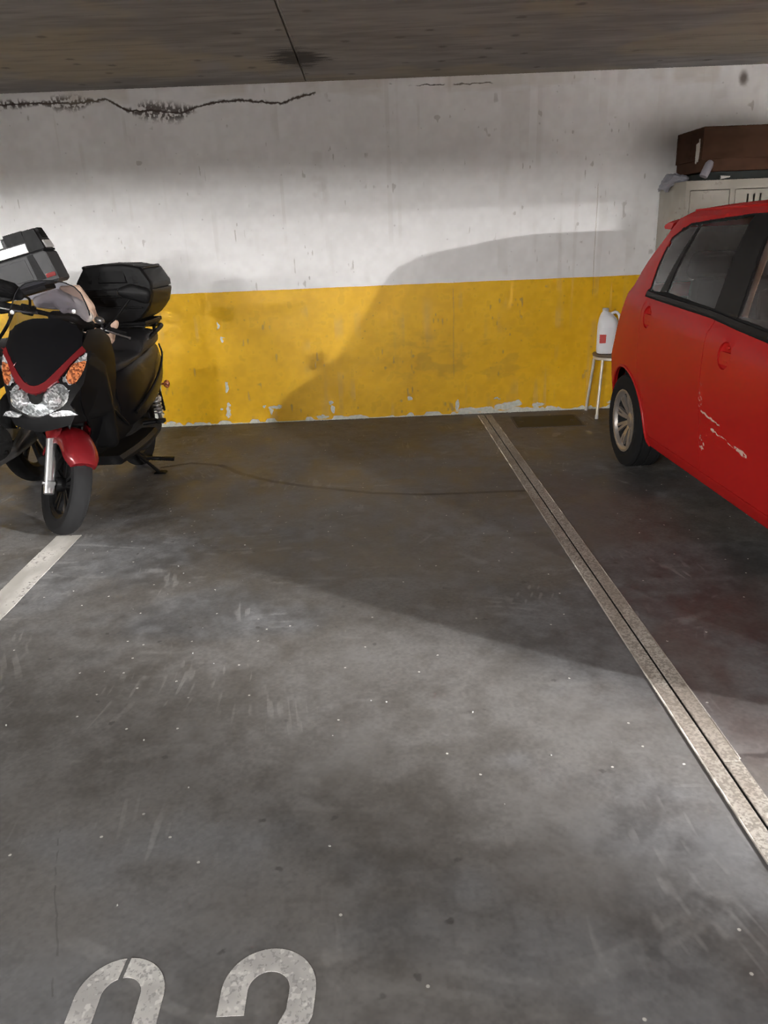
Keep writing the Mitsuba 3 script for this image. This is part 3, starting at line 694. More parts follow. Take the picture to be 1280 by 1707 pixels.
for s in (-1, 1):
    e = lathe([(.004, .030), (.022, .022), (.040, .004), (.047, -.010), (.047, -.014), (.040, -.004), (.020, .012), (.004, .018)], 28, 'y')
    S_('reflector_bowl', xf(xf(e, None, (0, 0, 0), (1, -1, 1)), None, (s * .078, -.118, .728), None), 'm_reflector', hl, 25)
    S_('bulb', xf(trimesh.creation.icosphere(2, .012), None, (s * .078, -.128, .728), (1, 1.5, 1)), 'm_lamp_body', hl, True)
    q = lambda g: g if s > 0 else flipx(g)
    il = S_('indicator', C_(q(amber), .004, .01, .012, .006), 'm_amber', sm=25, label='amber front indicator')
    S_('lens', C_(q(clear_top), .004, .01, .012, .006), 'm_reflector', il, 25, 'clear top of the indicator')
    S_('position_lamp', C_(q(must), .014, .012, .012, .006), 'm_reflector', sm=40, label='silver strip under the headlamp')
S_('chin', C_(chin, -.024, .02, .03), 'm_sc_matt', sm=50)
# windscreen: a thin smoked sheet on the shield's top edge
scr = mirror_poly([(0, 1.277), (.05, 1.275), (.10, 1.264), (.140, 1.243), (.166, 1.212), (.183, 1.175), (.203, 1.125), (.207, 1.105), (.185, 1.03), (.155, 1.066), (.10, 1.090), (.05, 1.102), (0, 1.104)])
ws_ = S_('windscreen', panel(scr, lambda x, z: np.stack([x, _y0(np.clip(z, .55, 1.28)) + 1.8 * x * x - .006, z], 1), .003, .03, dens=.012), 'm_smoke', sm=60, label='smoked windscreen')
edge = np.array([(x, z) for x, z in list(scr.exterior.coords)[:-1]])
up = edge[edge[:, 1] > 1.1049]; up = up[np.argsort(-np.arctan2(up[:, 1] - 1.1, up[:, 0]))]
rimp = np.stack([up[:, 0], _y0(up[:, 1]) + 1.8 * up[:, 0]**2 - .006, up[:, 1]], 1)
S_('screen_rim', tube(rimp, .0032, 8), 'm_sc_matt', ws_)
for s in (-1, 1):
    S_('screen_bolt', xf(lathe([(0, .006), (.010, .005), (.012, 0), (.012, -.004)], 16, 'y'), rx(math.pi), (s * .155, .125, 1.13)), 'm_chrome', ws_)
# inner cowl and leg shield
B = {'n': ((0, -.055, .73), .065), 'n2': ((0, -.03, .64), .055), 'a': ((.10, -.02, .72), .05), 'b': ((-.10, -.02, .72), .05), 'c': ((.165, .085, .885), .045), 'd': ((-.165, .085, .885), .045),
     'e': ((.135, .15, 1.01), .035), 'f': ((-.135, .15, 1.01), .035), 'g': ((.185, .22, .80), .055), 'h': ((-.185, .22, .80), .055), 'i': ((.19, .26, .62), .05), 'j': ((-.19, .26, .62), .05), 'k': ((.10, .06, .62), .05), 'l': ((-.10, .06, .62), .05),
     'm': ((.175, .33, .42), .045), 'o': ((-.175, .33, .42), .045), 'p': ((0, .26, .98), .06), 'q': ((.18, .26, .93), .05), 'r': ((-.18, .26, .93), .05)}
S_('front_cowl', blob(B, [('n', 'n2', 'a', 'b', 'k', 'l'), ('a', 'b', 'c', 'd', 'g', 'h', 'k', 'l'), ('c', 'd', 'e', 'f', 'g', 'h', 'p', 'q', 'r'), ('g', 'h', 'i', 'j', 'k', 'l'), ('i', 'j', 'm', 'o'), ('g', 'h', 'q', 'r', 'i', 'j')], .022, 6), 'm_sc_matt', sm=60)
# glossy side wings of the leg shield: curved plates outside the cowl
for s in (-1, 1):
    wing = sg.Polygon([(.02, .86), (.07, .965), (.16, 1.035), (.26, 1.035), (.33, .98), (.345, .86), (.335, .70), (.33, .52), (.30, .36), (.22, .36), (.17, .50), (.06, .62), (.02, .70)]).buffer(-.02).buffer(.02)
    f = lambda y, z: np.stack([s * (.165 + .26 * np.clip(y, 0, .5) - .45 * np.clip(y - .16, 0, 1)**2 - .55 * (z - .86)**2 - .35 * np.clip(.62 - z, 0, 1)**2 * 2 + .012), y, z], 1)
    S_('leg_shield', panel(wing, f, .012, .03, flip=s < 0), 'm_sc_black', sm=60)
# tunnel, floorboards, rear body
def sec(y, w, z0, z1, n=3.2, k=40, top=1.0):
    a = np.linspace(0, 2 * np.pi, k, endpoint=False); c, s = np.cos(a), np.sin(a); e = 2 / n
    wz = np.where(s > 0, top, 1.0)
    return np.stack([w * wz * np.sign(c) * np.abs(c)**e, np.full(k, y), (z0 + z1) / 2 + (z1 - z0) / 2 * np.sign(s) * np.abs(s)**e], 1)
def keyed_loft(keys, m=4, n=3.2, top=1.0):
    k = np.array(keys, float); q = np.concatenate([np.linspace(a, b, m, endpoint=False) for a, b in zip(k[:-1, 0], k[1:, 0])] + [k[-1:, 0]])
    I = [PchipInterpolator(k[:, 0], k[:, j]) for j in (1, 2, 3)]
    return loft([sec(y, *(float(i(y)) for i in I), n, top=top) for y in q])
S_('tunnel', keyed_loft([(.28, .12, .30, .72), (.42, .105, .28, .64), (.58, .10, .27, .60), (.72, .12, .28, .64), (.86, .15, .32, .74)], 4, 3.0), 'm_sc_matt', sm=60)
for s in (-1, 1):
    fb = loft([[(s * x, y, z) for x, z in ((.08, .28), (.225 + .02 * math.sin(t * 3.1), .285), (.24 + .02 * math.sin(t * 3.1), .315), (.22 + .02 * math.sin(t * 3.1), .335), (.08, .33))] for t, y in zip(np.linspace(0, 1, 14), np.linspace(.30, .98, 14))])
    S_('floorboard', fb, 'm_sc_matt', sm=45)
rb = keyed_loft([(.70, .12, .36, .72), (.84, .175, .36, .775), (1.0, .198, .38, .80), (1.18, .205, .42, .815), (1.36, .192, .48, .82), (1.52, .155, .56, .815), (1.64, .09, .63, .80), (1.70, .03, .69, .77)], 4, 3.4, .92)
side_b = S_('rear_body', rb, 'm_sc_black', sm=60)
for s in (-1, 1):      # raised swage along the flank
    pth = smooth_path([(s * .175, .80, .47), (s * .212, 1.0, .56), (s * .218, 1.2, .64), (s * .188, 1.42, .73), (s * .12, 1.6, .78)], 8)
    S_('side_swage', tube(pth, np.linspace(.012, .005, len(pth)), 10), 'm_sc_matt', side_b, 60)
    pth = smooth_path([(s * .19, .30, .60), (s * .17, .45, .56), (s * .13, .62, .50), (s * .125, .78, .40)], 8)
    S_('side_swage', tube(pth, .010, 10), 'm_sc_matt', side_b, 60)
st = keyed_loft([(.66, .07, .72, .765), (.74, .125, .72, .79), (.90, .155, .74, .80), (1.02, .17, .76, .815), (1.08, .185, .77, .885), (1.22, .20, .785, .915), (1.38, .185, .80, .915), (1.48, .14, .81, .89), (1.53, .06, .82, .86)], 5, 3.0)
S_('seat', st, 'm_seat_vinyl', sm=70, label='black stepped seat')
gr_path = smooth_path([(.17, 1.10, .84), (.20, 1.30, .90), (.18, 1.50, .915), (.11, 1.66, .905), (0, 1.70, .90), (-.11, 1.66, .905), (-.18, 1.50, .915), (-.20, 1.30, .90), (-.17, 1.10, .84)], 6)
S_('grab_rail', tube(gr_path, .014, 10), 'm_sc_matt', sm=60)
S_('luggage_rack', cat(box(-.13, .13, 1.30, 1.66, .922, .940, .005), *[tube([(s * .10, 1.36 + .24 * q, .86), (s * .10, 1.36 + .24 * q, .93)], .012, 8) for s in (-1, 1) for q in (0, 1)]), 'm_sc_matt')
tl = S_('tail_lamp', keyed_loft([(1.60, .10, .70, .79), (1.68, .085, .70, .785), (1.715, .05, .715, .77)], 4, 2.6), 'm_lamp_red', sm=60, label='red tail lamp')
mg = [(0, 1.52, .68), (0, 1.62, .52), (0, 1.70, .36), (0, 1.73, .28)]
S_('rear_mudguard', loft([[(-.075, y, z), (.075, y, z), (.075, y + .012, z + .006), (-.075, y + .012, z + .006)] for _, y, z in smooth_path(mg, 6)]), 'm_sc_matt')
S_('number_plate', xf(box(-.07, .07, -.003, .003, -.07, .07, .001), rx(-.35), (0, 1.70, .43)), 'm_plate')
for s in (-1, 1):
    S_('rear_indicator', cat(tube([(s * .05, 1.62, .50), (s * .13, 1.60, .50)], .008, 8), xf(trimesh.creation.icosphere(2, .022), None, (s * .145, 1.60, .50), (1.0, .8, 1.3))), 'm_amber', sm=60, label='amber rear indicator')
# engine, swing arm, shock absorbers, silencer, stands
S_('engine', blob({'a': ((-.06, .78, .30), .09), 'b': ((.07, .80, .28), .08), 'c': ((.07, 1.05, .28), .09), 'd': ((-.05, 1.05, .30), .10), 'e': ((.115, 1.30, .27), .055), 'f': ((.115, 1.0, .25), .07)}, [('a', 'b', 'c', 'd'), ('c', 'f', 'e')], .03, 5), 'm_under', sm=60)
for s in (-1, 1):
    a, b = np.array([s * .15, 1.36, .30]), np.array([s * .15, 1.22, .62])
    tq = np.linspace(0, 1, 140); ang = tq * 2 * np.pi * 9
    hel = a + (b - a) * (.12 + .76 * tq[:, None]) + np.stack([.028 * np.cos(ang), .028 * np.sin(ang), 0 * ang], 1)
    sh = S_('shock_absorber', tube([a, b], .013, 10), 'm_steel', sm=60)
    S_('spring', tube(hel, .005, 6), 'm_chrome', sh, 60)
S_('silencer', cat(tube(smooth_path([(-.17, .86, .22), (-.18, 1.0, .24), (-.185, 1.1, .27)], 4), .03, 14), tube([(-.185, 1.08, .265), (-.19, 1.16, .29), (-.19, 1.52, .40), (-.19, 1.55, .41)], [.03, .062, .062, .04], 20)), 'm_sc_matt', sm=50, label='black silencer')
S_('centre_stand', cat(tube([(-.16, 1.17, .075), (-.12, 1.0, .15), (.08, .98, .15), (.11, 1.06, .11)], .013, 8), tube([(.08, .95, .20), (.11, 1.08, .105), (.18, 1.13, .085), (.275, 1.14, .078)], .013, 8), box(.13, .275, 1.115, 1.155, .076, .092, .004)), 'm_sc_matt', sm=50)
S_('side_stand', cat(tube([(.10, .86, .22), (.15, .98, .10), (.19, 1.06, .016)], .011, 8), hull([(.16, 1.03, .006), (.24, 1.03, .006), (.16, 1.10, .006), (.24, 1.10, .006), (.17, 1.04, .016), (.23, 1.04, .016), (.17, 1.09, .016), (.23, 1.09, .016)])), 'm_sc_matt', sm=50)
for s in (-1, 1): S_('passenger_footrest', cat(tube([(s * .15, .98, .36), (s * .235, 1.0, .37)], .013, 10), box(min(s * .235, s * .285), max(s * .235, s * .285), .97, 1.03, .36, .385, .006)), 'm_sc_matt', sm=50)
# wheels
def moto_tyre(R, r, w):
    h = w / 2; a = np.linspace(-1.25, 1.25, 21)
    return lathe([(r, -h * .62), (r + .02, -h * .93)] + [(R - h * .78 * (1 - math.cos(t)) / (1 - math.cos(1.25)) * .55, h * math.sin(t) / math.sin(1.25)) for t in a] + [(r + .02, h * .93), (r, h * .62), (r, -h * .62)], 72, 'x')
def moto_rim(r, w, n=5):
    h = w / 2
    b = lathe([(r, -h * .75), (r + .006, -h * .8), (r + .002, -h * .62), (r - .016, -h * .3), (r - .018, h * .3), (r + .002, h * .62), (r + .006, h * .8), (r, h * .75), (r - .022, h * .5), (r - .03, 0), (r - .022, -h * .5), (r, -h * .75)], 64, 'x')
    sp = []
    for k in range(n):
        for da in (-.16, .16):
            a0, a1 = 2 * math.pi * k / n + da * 1.6, 2 * math.pi * k / n + da
            sp.append(hull([(x, q * math.cos(a) - t * wd * math.sin(a), q * math.sin(a) + t * wd * math.cos(a)) for q, a, wd in ((.036, a0, .008), (r - .02, a1, .0095)) for t in (-1, 1) for x in (-.012, .012)]))
    return b, cat(*sp, lathe([(0, -.055), (.034, -.055), (.040, -.03), (.034, 0), (.040, .03), (.034, .055), (0, .055)], 28, 'x'))
tf, (rf, sf) = moto_tyre(.262, .178, .095), moto_rim(.178, .075)
up_ = lambda m, y, z: xf(m, None, (0, y, z))
w1 = obj('wheel', turned(up_(tf, 0, .26)), 'm_rubber', scooter, 50, 'front tyre turned to its left')
obj('rim', turned(up_(rf, 0, .26)), 'm_sc_matt', w1, 40); obj('spokes', turned(up_(sf, 0, .26)), 'm_sc_matt', w1, 30)
obj('brake_disc', turned(up_(lathe([(.055, .056), (.11, .056), (.11, .060), (.055, .060), (.055, .056)], 48, 'x'), 0, .26)), 'm_steel', w1, 30)
w2 = S_('wheel', up_(moto_tyre(.264, .178, .105), 1.305, .264), 'm_rubber', sm=50)
S_('rim', up_(rf, 1.305, .264), 'm_sc_matt', w2, 40); S_('spokes', up_(sf, 1.305, .264), 'm_sc_matt', w2, 30)
# turned front end: fork, mudguard, bars
fk = lambda s, x: np.array([x, .046 * 0 + .454 * s - .0, .26 + .891 * s])
for x in (-.083, .083):
    p = lambda s: (x, .004 + .454 * s, .26 + .891 * s)
    leg = obj('fork_leg', turned(cat(tube([p(-.06), p(-.055), p(.23), p(.24)], [.018, .026, .026, .023], 18), hull([(x + dx, dy, .26 + dz) for dx in (-.018, .018) for dy in (-.03, .03) for dz in (-.035, .02)]))), 'm_chrome', scooter, 50, 'bright fork leg')
    obj('stanchion', turned(tube([p(.22), p(.60)], .016, 14)), 'm_chrome', leg, 50)
obj('axle', turned(tube([(-.12, 0, .26), (.12, 0, .26)], .009, 12)), 'm_steel', scooter)
obj('brake_caliper', turned(box(.062, .105, .055, .115, .30, .40, .008)), 'm_sc_matt', scooter)
obj('steering_head', turned(cat(tube([(0, .16, .575), (0, .434, 1.03)], .026, 14), box(-.11, .11, .13, .20, .55, .59, .01))), 'm_sc_matt', scooter, 40)
rgs = []
for a in np.linspace(math.radians(41), math.radians(158), 34):       # angle from straight ahead, over the top
    t = (a - math.radians(41)) / math.radians(117)
    r0 = .296 + .010 * math.sin(t * 3); hw_ = .092 - .030 * (1 - min(1, t / .16))**2 - .014 * t
    row = []
    for u in np.linspace(-1, 1, 15):
        r = r0 - (.060 + .03 * math.sin(t * 3.0)) * abs(u)**2.4; row.append((hw_ * math.sin(u * 1.35) / math.sin(1.35), -r * math.cos(a), .26 + r * math.sin(a)))
    row2 = [(x * .94, y * 1.0 + .006 * math.cos(a), z - .006 * math.sin(a)) for x, y, z in row[::-1]]
    rgs.append(row + row2)
obj('mudguard', turned(cat(loft(rgs), *[hull([(s * .075, .04, .50), (s * .075, .20, .47), (s * .112, .10, .47), (s * .112, .20, .53), (s * .070, .02, .55), (s * .070, .20, .60), (s * .110, .17, .60), (s * .10, .10, .58)]) for s in (-1, 1)])), 'm_sc_red', scooter, 45, 'dark red front mudguard')
bar = smooth_path([(-.34, .56, 1.035), (-.22, .53, 1.045), (-.10, .46, 1.055), (0, .44, 1.055), (.10, .46, 1.055), (.22, .53, 1.045), (.34, .56, 1.035)], 6)
hb_ = obj('handlebar', turned(cat(tube(bar, .0125, 12), blob({'a': ((-.09, .43, 1.05), .035), 'b': ((.09, .43, 1.05), .035), 'c': ((0, .39, 1.07), .04), 'd': ((0, .46, 1.03), .04)}, [('a', 'b', 'c', 'd')], .03, 3))), 'm_sc_matt', scooter, 50)
for s in (-1, 1):
    obj('grip', turned(tube([(s * .235, .533, 1.043), (s * .345, .561, 1.034)], [.017, .017], 14)), 'm_rubber', hb_, 50)
    obj('brake_lever', turned(tube(smooth_path([(s * .17, .47, 1.045), (s * .21, .455, 1.04), (s * .30, .478, 1.03), (s * .355, .50, 1.025)], 5), [.009] + [.0055] * 14 + [.008], 8)), 'm_steel', hb_, 50)
    obj('switch_block', turned(box(min(s * .175, s * .235), max(s * .175, s * .235), .495, .55, 1.02, 1.07, .008)), 'm_sc_matt', hb_)
    mm = obj('mirror', turned(xf(lathe([(0, -.022), (.030, -.020), (.052, -.010), (.058, 0), (.055, .004), (0, .005)], 28, 'y'), rx(.15), (s * .375, .40, 1.20), None) if False else xf(blob({'a': ((-.055, 0, -.012), .024), 'b': ((.05, 0, .014), .030), 'c': ((.055, .004, -.012), .026), 'd': ((-.02, 0, .018), .022)}, [('a', 'b', 'c', 'd')], .02, 3), rz(-.25 * s), (.285, .40, 1.285) if s > 0 else (-.34, .42, 1.13), (s * 1.15, .9, 1.1))), 'm_sc_matt', scooter, 60, 'black rear-view mirror')
    obj('stem', turned(tube(smooth_path([(s * .20, .50, 1.06), (s * .225, .45, 1.11)] + ([(.255, .42, 1.20), (.275, .40, 1.262)] if s > 0 else [(-.28, .43, 1.12), (-.315, .42, 1.125)]), 5), .0065, 8)), 'm_sc_matt', mm, 50)
obj('master_cylinder', turned(xf(trimesh.creation.icosphere(2, .026), None, (.16, .485, 1.085), (1.1, 1, .8))), 'm_steel', hb_, True)
cab = smooth_path([(.20, .46, 1.05), (.17, .34, 1.10), (.10, .30, 1.00), (.06, .30, .90)], 6)
obj('brake_hose', turned(tube(cab, .005, 8)), 'm_rubber', hb_, 50)

# ------------------------------------------------------------------ top case of the scooter
case = thing('top_case', 'black ribbed top case mounted behind the seat of the black and red scooter', 'top case')
# symmetric section, seen from the front
H6 = [(.0, 1.322), (.075, 1.322), (.180, 1.302), (.238, 1.212), (.242, 1.150), (.222, 1.075), (.190, 1.030), (.15, .990), (.10, .966), (0, .962)]
ring6 = H6 + [(-x, z) for x, z in H6[1:-1][::-1]]
def half_case(lo, hi):
    pr = sg.Polygon(ring6).intersection(sg.box(-1, lo, 1, hi))
    pts = [np.array(pr.exterior.segmentize(.03).coords)[:-1]][0]
    c = np.array([0, 1.14]); rgs = []
    for y, k in ((1.178, .90), (1.182, .955), (1.20, .99), (1.23, 1.0), (1.56, 1.0), (1.66, .96), (1.69, .90), (1.70, .84)):
        q = c + (pts - c) * np.array([k, k if lo < 1.0 or True else 1]); q[:, 1] = np.where(pts[:, 1] <= lo + 1e-6, np.maximum(q[:, 1], lo) if lo > 1 else q[:, 1], q[:, 1])
        if lo > 1: q[:, 1] = np.maximum(q[:, 1], lo)
        if hi < 1.3: q[:, 1] = np.minimum(q[:, 1], hi)
        rgs.append(np.stack([q[:, 0], np.full(len(q), y), q[:, 1]], 1))
    return loft(rgs)
Kc = lambda name, m, mat, parent=case, sm=35, label=None: obj(name, sw_(m), mat, parent, sm, label)
Kc('base', half_case(.95, 1.168), 'm_sc_matt'); ld = Kc('lid', half_case(1.176, 1.34), 'm_sc_matt')
Kc('seam_strip', xf(prism(sg.Polygon([(x * .985, y) for x, y in ((-.229, 1.195), (.229, 1.195), (.238, 1.24), (.238, 1.57), (.21, 1.68), (-.21, 1.68), (-.238, 1.57), (-.238, 1.24))]), 1.164, 1.180)), 'm_rubber')
Kc('lid_ridge', cat(hull([(-.10, 1.19, 1.20), (.10, 1.19, 1.20), (-.085, 1.165, 1.215), (.085, 1.165, 1.215), (-.075, 1.19, 1.298), (.075, 1.19, 1.298), (-.07, 1.18, 1.29), (.07, 1.18, 1.29)]), *[hull([(s * .13, 1.19, 1.20), (s * .205, 1.20, 1.20), (s * .13, 1.172, 1.21), (s * .197, 1.185, 1.21), (s * .12, 1.19, 1.275), (s * .165, 1.195, 1.265)]) for s in (-1, 1)]), 'm_sc_matt', ld)
Kc('front_rib', cat(*[box(-.17, .17, 1.166, 1.20, z, z + .012, .003) for z in (1.12, 1.055)]), 'm_sc_matt')
for s in (-1, 1): Kc('lid_edge', tube(smooth_path([(s * .183, 1.205, 1.298), (s * .185, 1.3, 1.302), (s * .185, 1.56, 1.302)], 4), .010, 10), 'm_sc_matt', ld)
Kc('latch', box(-.04, .04, 1.70, 1.73, 1.12, 1.21, .008), 'm_sc_matt')
Kc('mounting_plate', box(-.15, .15, 1.26, 1.64, .940, .966, .006), 'm_sc_matt')
# ------------------------------------------------------------------ the second motorcycle, mostly outside the frame on the left
MC_R = rz(-.10) @ ry(math.radians(-5)); MC_AT = (-2.34, 3.50, 0.0)
principled('m_mc_grey', (.030, .031, .033), .4, clearcoat=.3)
principled('m_case_grey', (.030, .030, .032), .5)
principled('m_case_silver', (.70, .69, .68), .4, metallic=.15)
mc = thing('motorcycle', 'dark touring motorcycle left of the scooter carrying silver-trimmed luggage', 'motorcycle')
K_ = lambda name, m, mat, parent=mc, sm=40, label=None: obj(name, xf(m, MC_R, MC_AT), mat, parent, sm, label)
t1, r1 = moto_tyre(.305, .215, .115), moto_rim(.215, .08)
for y in (0, 1.40):
    w = K_('wheel', up_(t1, y, .305), 'm_rubber', sm=50); K_('rim', up_(r1[0], y, .305), 'm_sc_matt', w); K_('spokes', up_(r1[1], y, .305), 'm_sc_matt', w, 30)
for x in (-.10, .10): K_('fork_leg', cat(tube([(x, 0, .30), (x, .10, .56)], .03, 14), tube([(x, .09, .53), (x, .30, 1.02)], .021, 14)), 'm_steel')
K_('front_mudguard', loft([[(-.065, -.33 * math.cos(a), .305 + .33 * math.sin(a) - .02), (0, -.34 * math.cos(a), .305 + .34 * math.sin(a)), (.065, -.33 * math.cos(a), .305 + .33 * math.sin(a) - .02), (0, -.333 * math.cos(a), .305 + .333 * math.sin(a))] for a in np.linspace(.7, 2.5, 16)]), 'm_mc_grey', sm=60)
K_('headlamp', blob({'a': ((-.07, .02, .90), .07), 'b': ((.07, .02, .90), .07), 'c': ((0, .14, .92), .09)}, [('a', 'b', 'c')], .03, 4), 'm_reflector', sm=60)
K_('fairing', blob({'a': ((-.16, .12, .86), .05), 'b': ((.16, .12, .86), .05), 'c': ((-.12, .16, 1.02), .04), 'd': ((.12, .16, 1.02), .04), 'e': ((-.19, .36, .74), .05), 'f': ((.19, .36, .74), .05)}, [('a', 'b', 'c', 'd'), ('a', 'c', 'e'), ('b', 'd', 'f')], .03, 4), 'm_mc_grey', sm=60)
K_('fuel_tank', blob({'a': ((-.11, .42, .92), .08), 'b': ((.11, .42, .92), .08), 'c': ((-.08, .72, .86), .06), 'd': ((.08, .72, .86), .06), 'e': ((0, .45, .97), .07)}, [('a', 'b', 'c', 'd', 'e')], .03, 5), 'm_mc_grey', sm=60)
K_('seat', keyed_loft([(.68, .09, .78, .84), (.90, .14, .77, .85), (1.12, .15, .79, .89), (1.36, .12, .82, .92), (1.48, .05, .86, .91)], 5, 3.0), 'm_seat_vinyl', sm=70)
K_('tail', keyed_loft([(.9, .10, .62, .78), (1.2, .12, .66, .82), (1.5, .09, .76, .86), (1.62, .04, .80, .85)], 4, 3.0), 'm_mc_grey', sm=60)
K_('engine', blob({'a': ((-.13, .42, .42), .10), 'b': ((.13, .42, .42), .10), 'c': ((-.12, .78, .40), .12), 'd': ((.12, .78, .40), .12), 'e': ((0, .5, .62), .10)}, [('a', 'b', 'c', 'd'), ('a', 'b', 'e')], .04, 4), 'm_under', sm=60)
K_('frame', cat(tube(smooth_path([(-.05, .28, .98), (-.14, .5, .74), (-.14, .82, .48), (-.08, .98, .42)], 5), .02, 8), tube(smooth_path([(.05, .28, .98), (.14, .5, .74), (.14, .82, .48), (.08, .98, .42)], 5), .02, 8)), 'm_sc_matt')
for s in (-1, 1): K_('swing_arm', hull([(s * .09 + dx, y, z) for dx in (-.015, .015) for y, z in ((.86, .38), (.86, .46), (1.42, .28), (1.42, .33))]), 'm_steel')
K_('silencer', tube([(.10, .55, .26), (.15, .95, .30), (.19, 1.05, .36), (.20, 1.50, .52), (.20, 1.53, .53)], [.03, .032, .055, .055, .035], 18), 'm_steel', sm=50, label='grey exhaust silencer')
hb2 = K_('handlebar', tube(smooth_path([(-.29, .50, 1.10), (-.2, .42, 1.12), (-.08, .34, 1.07), (.08, .34, 1.07), (.2, .42, 1.12), (.27, .48, 1.10)], 6), .013, 10), 'm_sc_matt', sm=60)
for s in (-1, 1):
    K_('grip', tube([(s * .19, .415, 1.118), (s * .285, .495, 1.10)], .018, 12), 'm_rubber', hb2, 60)
    K_('lever', tube([(s * .19, .36, 1.11), (s * .24, .36, 1.10), (s * .29, .42, 1.09)], .006, 8), 'm_chrome', hb2, 60)
    K_('side_stand' if s < 0 else 'footrest', tube([(s * .14, .72, .34), (s * .24, .74, .20 if s < 0 else .34)] + ([(s * .285, .75, .03)] if s < 0 else []), .012, 8), 'm_sc_matt')
K_('luggage_frame', cat(tube(smooth_path([(.10, 1.0, .84), (.18, 1.15, .98), (.25, 1.18, 1.08)], 5), .010, 8), tube(smooth_path([(-.08, 1.0, .84), (.0, 1.15, .98), (.12, 1.18, 1.10)], 5), .010, 8), tube([(.05, 1.12, 1.085), (.33, 1.18, 1.075)], .012, 8), tube([(.05, 1.24, 1.085), (.33, 1.28, 1.075)], .012, 8), tube([(.12, 1.18, 1.09), (.14, 1.26, 1.085)], .010, 8), tube([(.25, 1.18, 1.08), (.26, 1.27, 1.08)], .010, 8)), 'm_sc_matt')
for s in (-1, 1):
    c_ = K_('side_case', box(min(s * .18, s * .28), max(s * .18, s * .28), .98, 1.44, .50, .84, .025), 'm_case_silver', sm=30, label='silver side case')
    K_('corner_guard', cat(*[box(min(s * .174, s * .286), max(s * .174, s * .286), y, y + .03, z, z + .05, .008) for y in (.972, 1.418) for z in (.494, .796)]), 'm_case_grey', c_)
    K_('carrier', tube([(s * .10, 1.05, .80), (s * .185, 1.1, .78), (s * .185, 1.35, .78), (s * .10, 1.38, .82)], .009, 8), 'm_sc_matt')
# its top case
TC_R, TC_AT = rz(-.05) @ ry(math.radians(-13)) @ np.diag([1, .48, 1]), (-2.035, 4.67, 1.34)
tc = thing('top_case', 'dark grey top case with two silver bands, tilted leftwards at the left edge', 'top case')
J_ = lambda name, m, mat, parent=tc, sm=30, label=None: obj(name, xf(m, TC_R, TC_AT), mat, parent, sm, label)
def frus(x0, x1, y, z0, z1, b=.018):      # box whose half-width runs from x0 below to x1 above
    pts = []
    for z, xx in ((z0, x0), (z1, x1)):
        for sx in (-1, 1):
            for sy in (-1, 1):
                for dx, dy, dz in ((b, 0, b * .8), (0, b, b * .8), (b, b, 0)):
                    pts.append((sx * (xx - dx), sy * (y - dy), z + dz * (1 if z == z0 else -1)))
    return hull(pts)
J_('base', frus(.270, .252, .165, -.150, .028), 'm_case_grey')
tl2 = J_('lid', frus(.250, .226, .158, .034, .140), 'm_case_grey')
J_('seam', box(-.246, .246, -.158, .158, .026, .036), 'm_rubber')
bt = J_('silver_band', hull([(x, y, z) for x in (-.252, .158) for y, z in ((-.172, .036), (-.170, .084), (-.14, .036), (-.14, .084))]), 'm_case_silver', tl2, False, 'silver band around the lid')
J_('silver_band', hull([(x, y, z) for x in (-.238, .030) for y, z in ((-.168, .094), (-.164, .136), (-.13, .094), (-.13, .136))]), 'm_case_silver', tl2, False, 'silver band around the lid')
J_('silver_band', hull([(.260 - .3 * (z - .04), y, z) for y in (-.10, .11) for z in (.040, .082)] + [(.22, y, z) for y in (-.10, .11) for z in (.040, .082)]), 'm_case_silver', tl2, False, 'silver band around the lid')
J_('corner_block', cat(hull([(.05, -.172, .092), (.165, -.172, .092), (.05, -.165, .152), (.160, -.165, .152), (.05, -.10, .152), (.16, -.10, .152), (.05, -.10, .10), (.16, -.10, .10)]), hull([(.165, -.175, .034), (.256, -.165, .034), (.165, -.170, .148), (.232, -.160, .148), (.256, -.115, .034), (.232, -.115, .148), (.165, -.11, .148), (.165, -.11, .05)])), 'm_sc_matt', tl2)
J_('corner_block', hull([(.17, .0, .10), (.238, .0, .10), (.17, .0, .156), (.222, .0, .156), (.17, .13, .10), (.238, .13, .10), (.17, .13, .156), (.222, .13, .156)]), 'm_sc_matt', tl2)
J_('front_panel', hull([(-.225, -.172, -.105), (.13, -.172, -.105), (-.21, -.170, .005), (.12, -.170, .005), (-.225, -.15, -.11), (.13, -.15, -.11), (-.21, -.15, .01), (.12, -.15, .01)]), 'm_case_grey', None or tc)
J_('corner_post', hull([(.150, -.174, -.12), (.20, -.172, -.12), (.140, -.172, .02), (.175, -.170, .02), (.15, -.15, -.12), (.2, -.15, -.12), (.14, -.15, .02), (.175, -.15, .02)]), 'm_sc_matt')
J_('reflector', cat(box(.205, .262, -.171, -.160, -.118, -.095, .004)), 'm_lamp_red', label='red reflector')
J_('mounting_plate', box(-.17, .17, -.14, .14, -.175, -.148, .006), 'm_sc_matt')

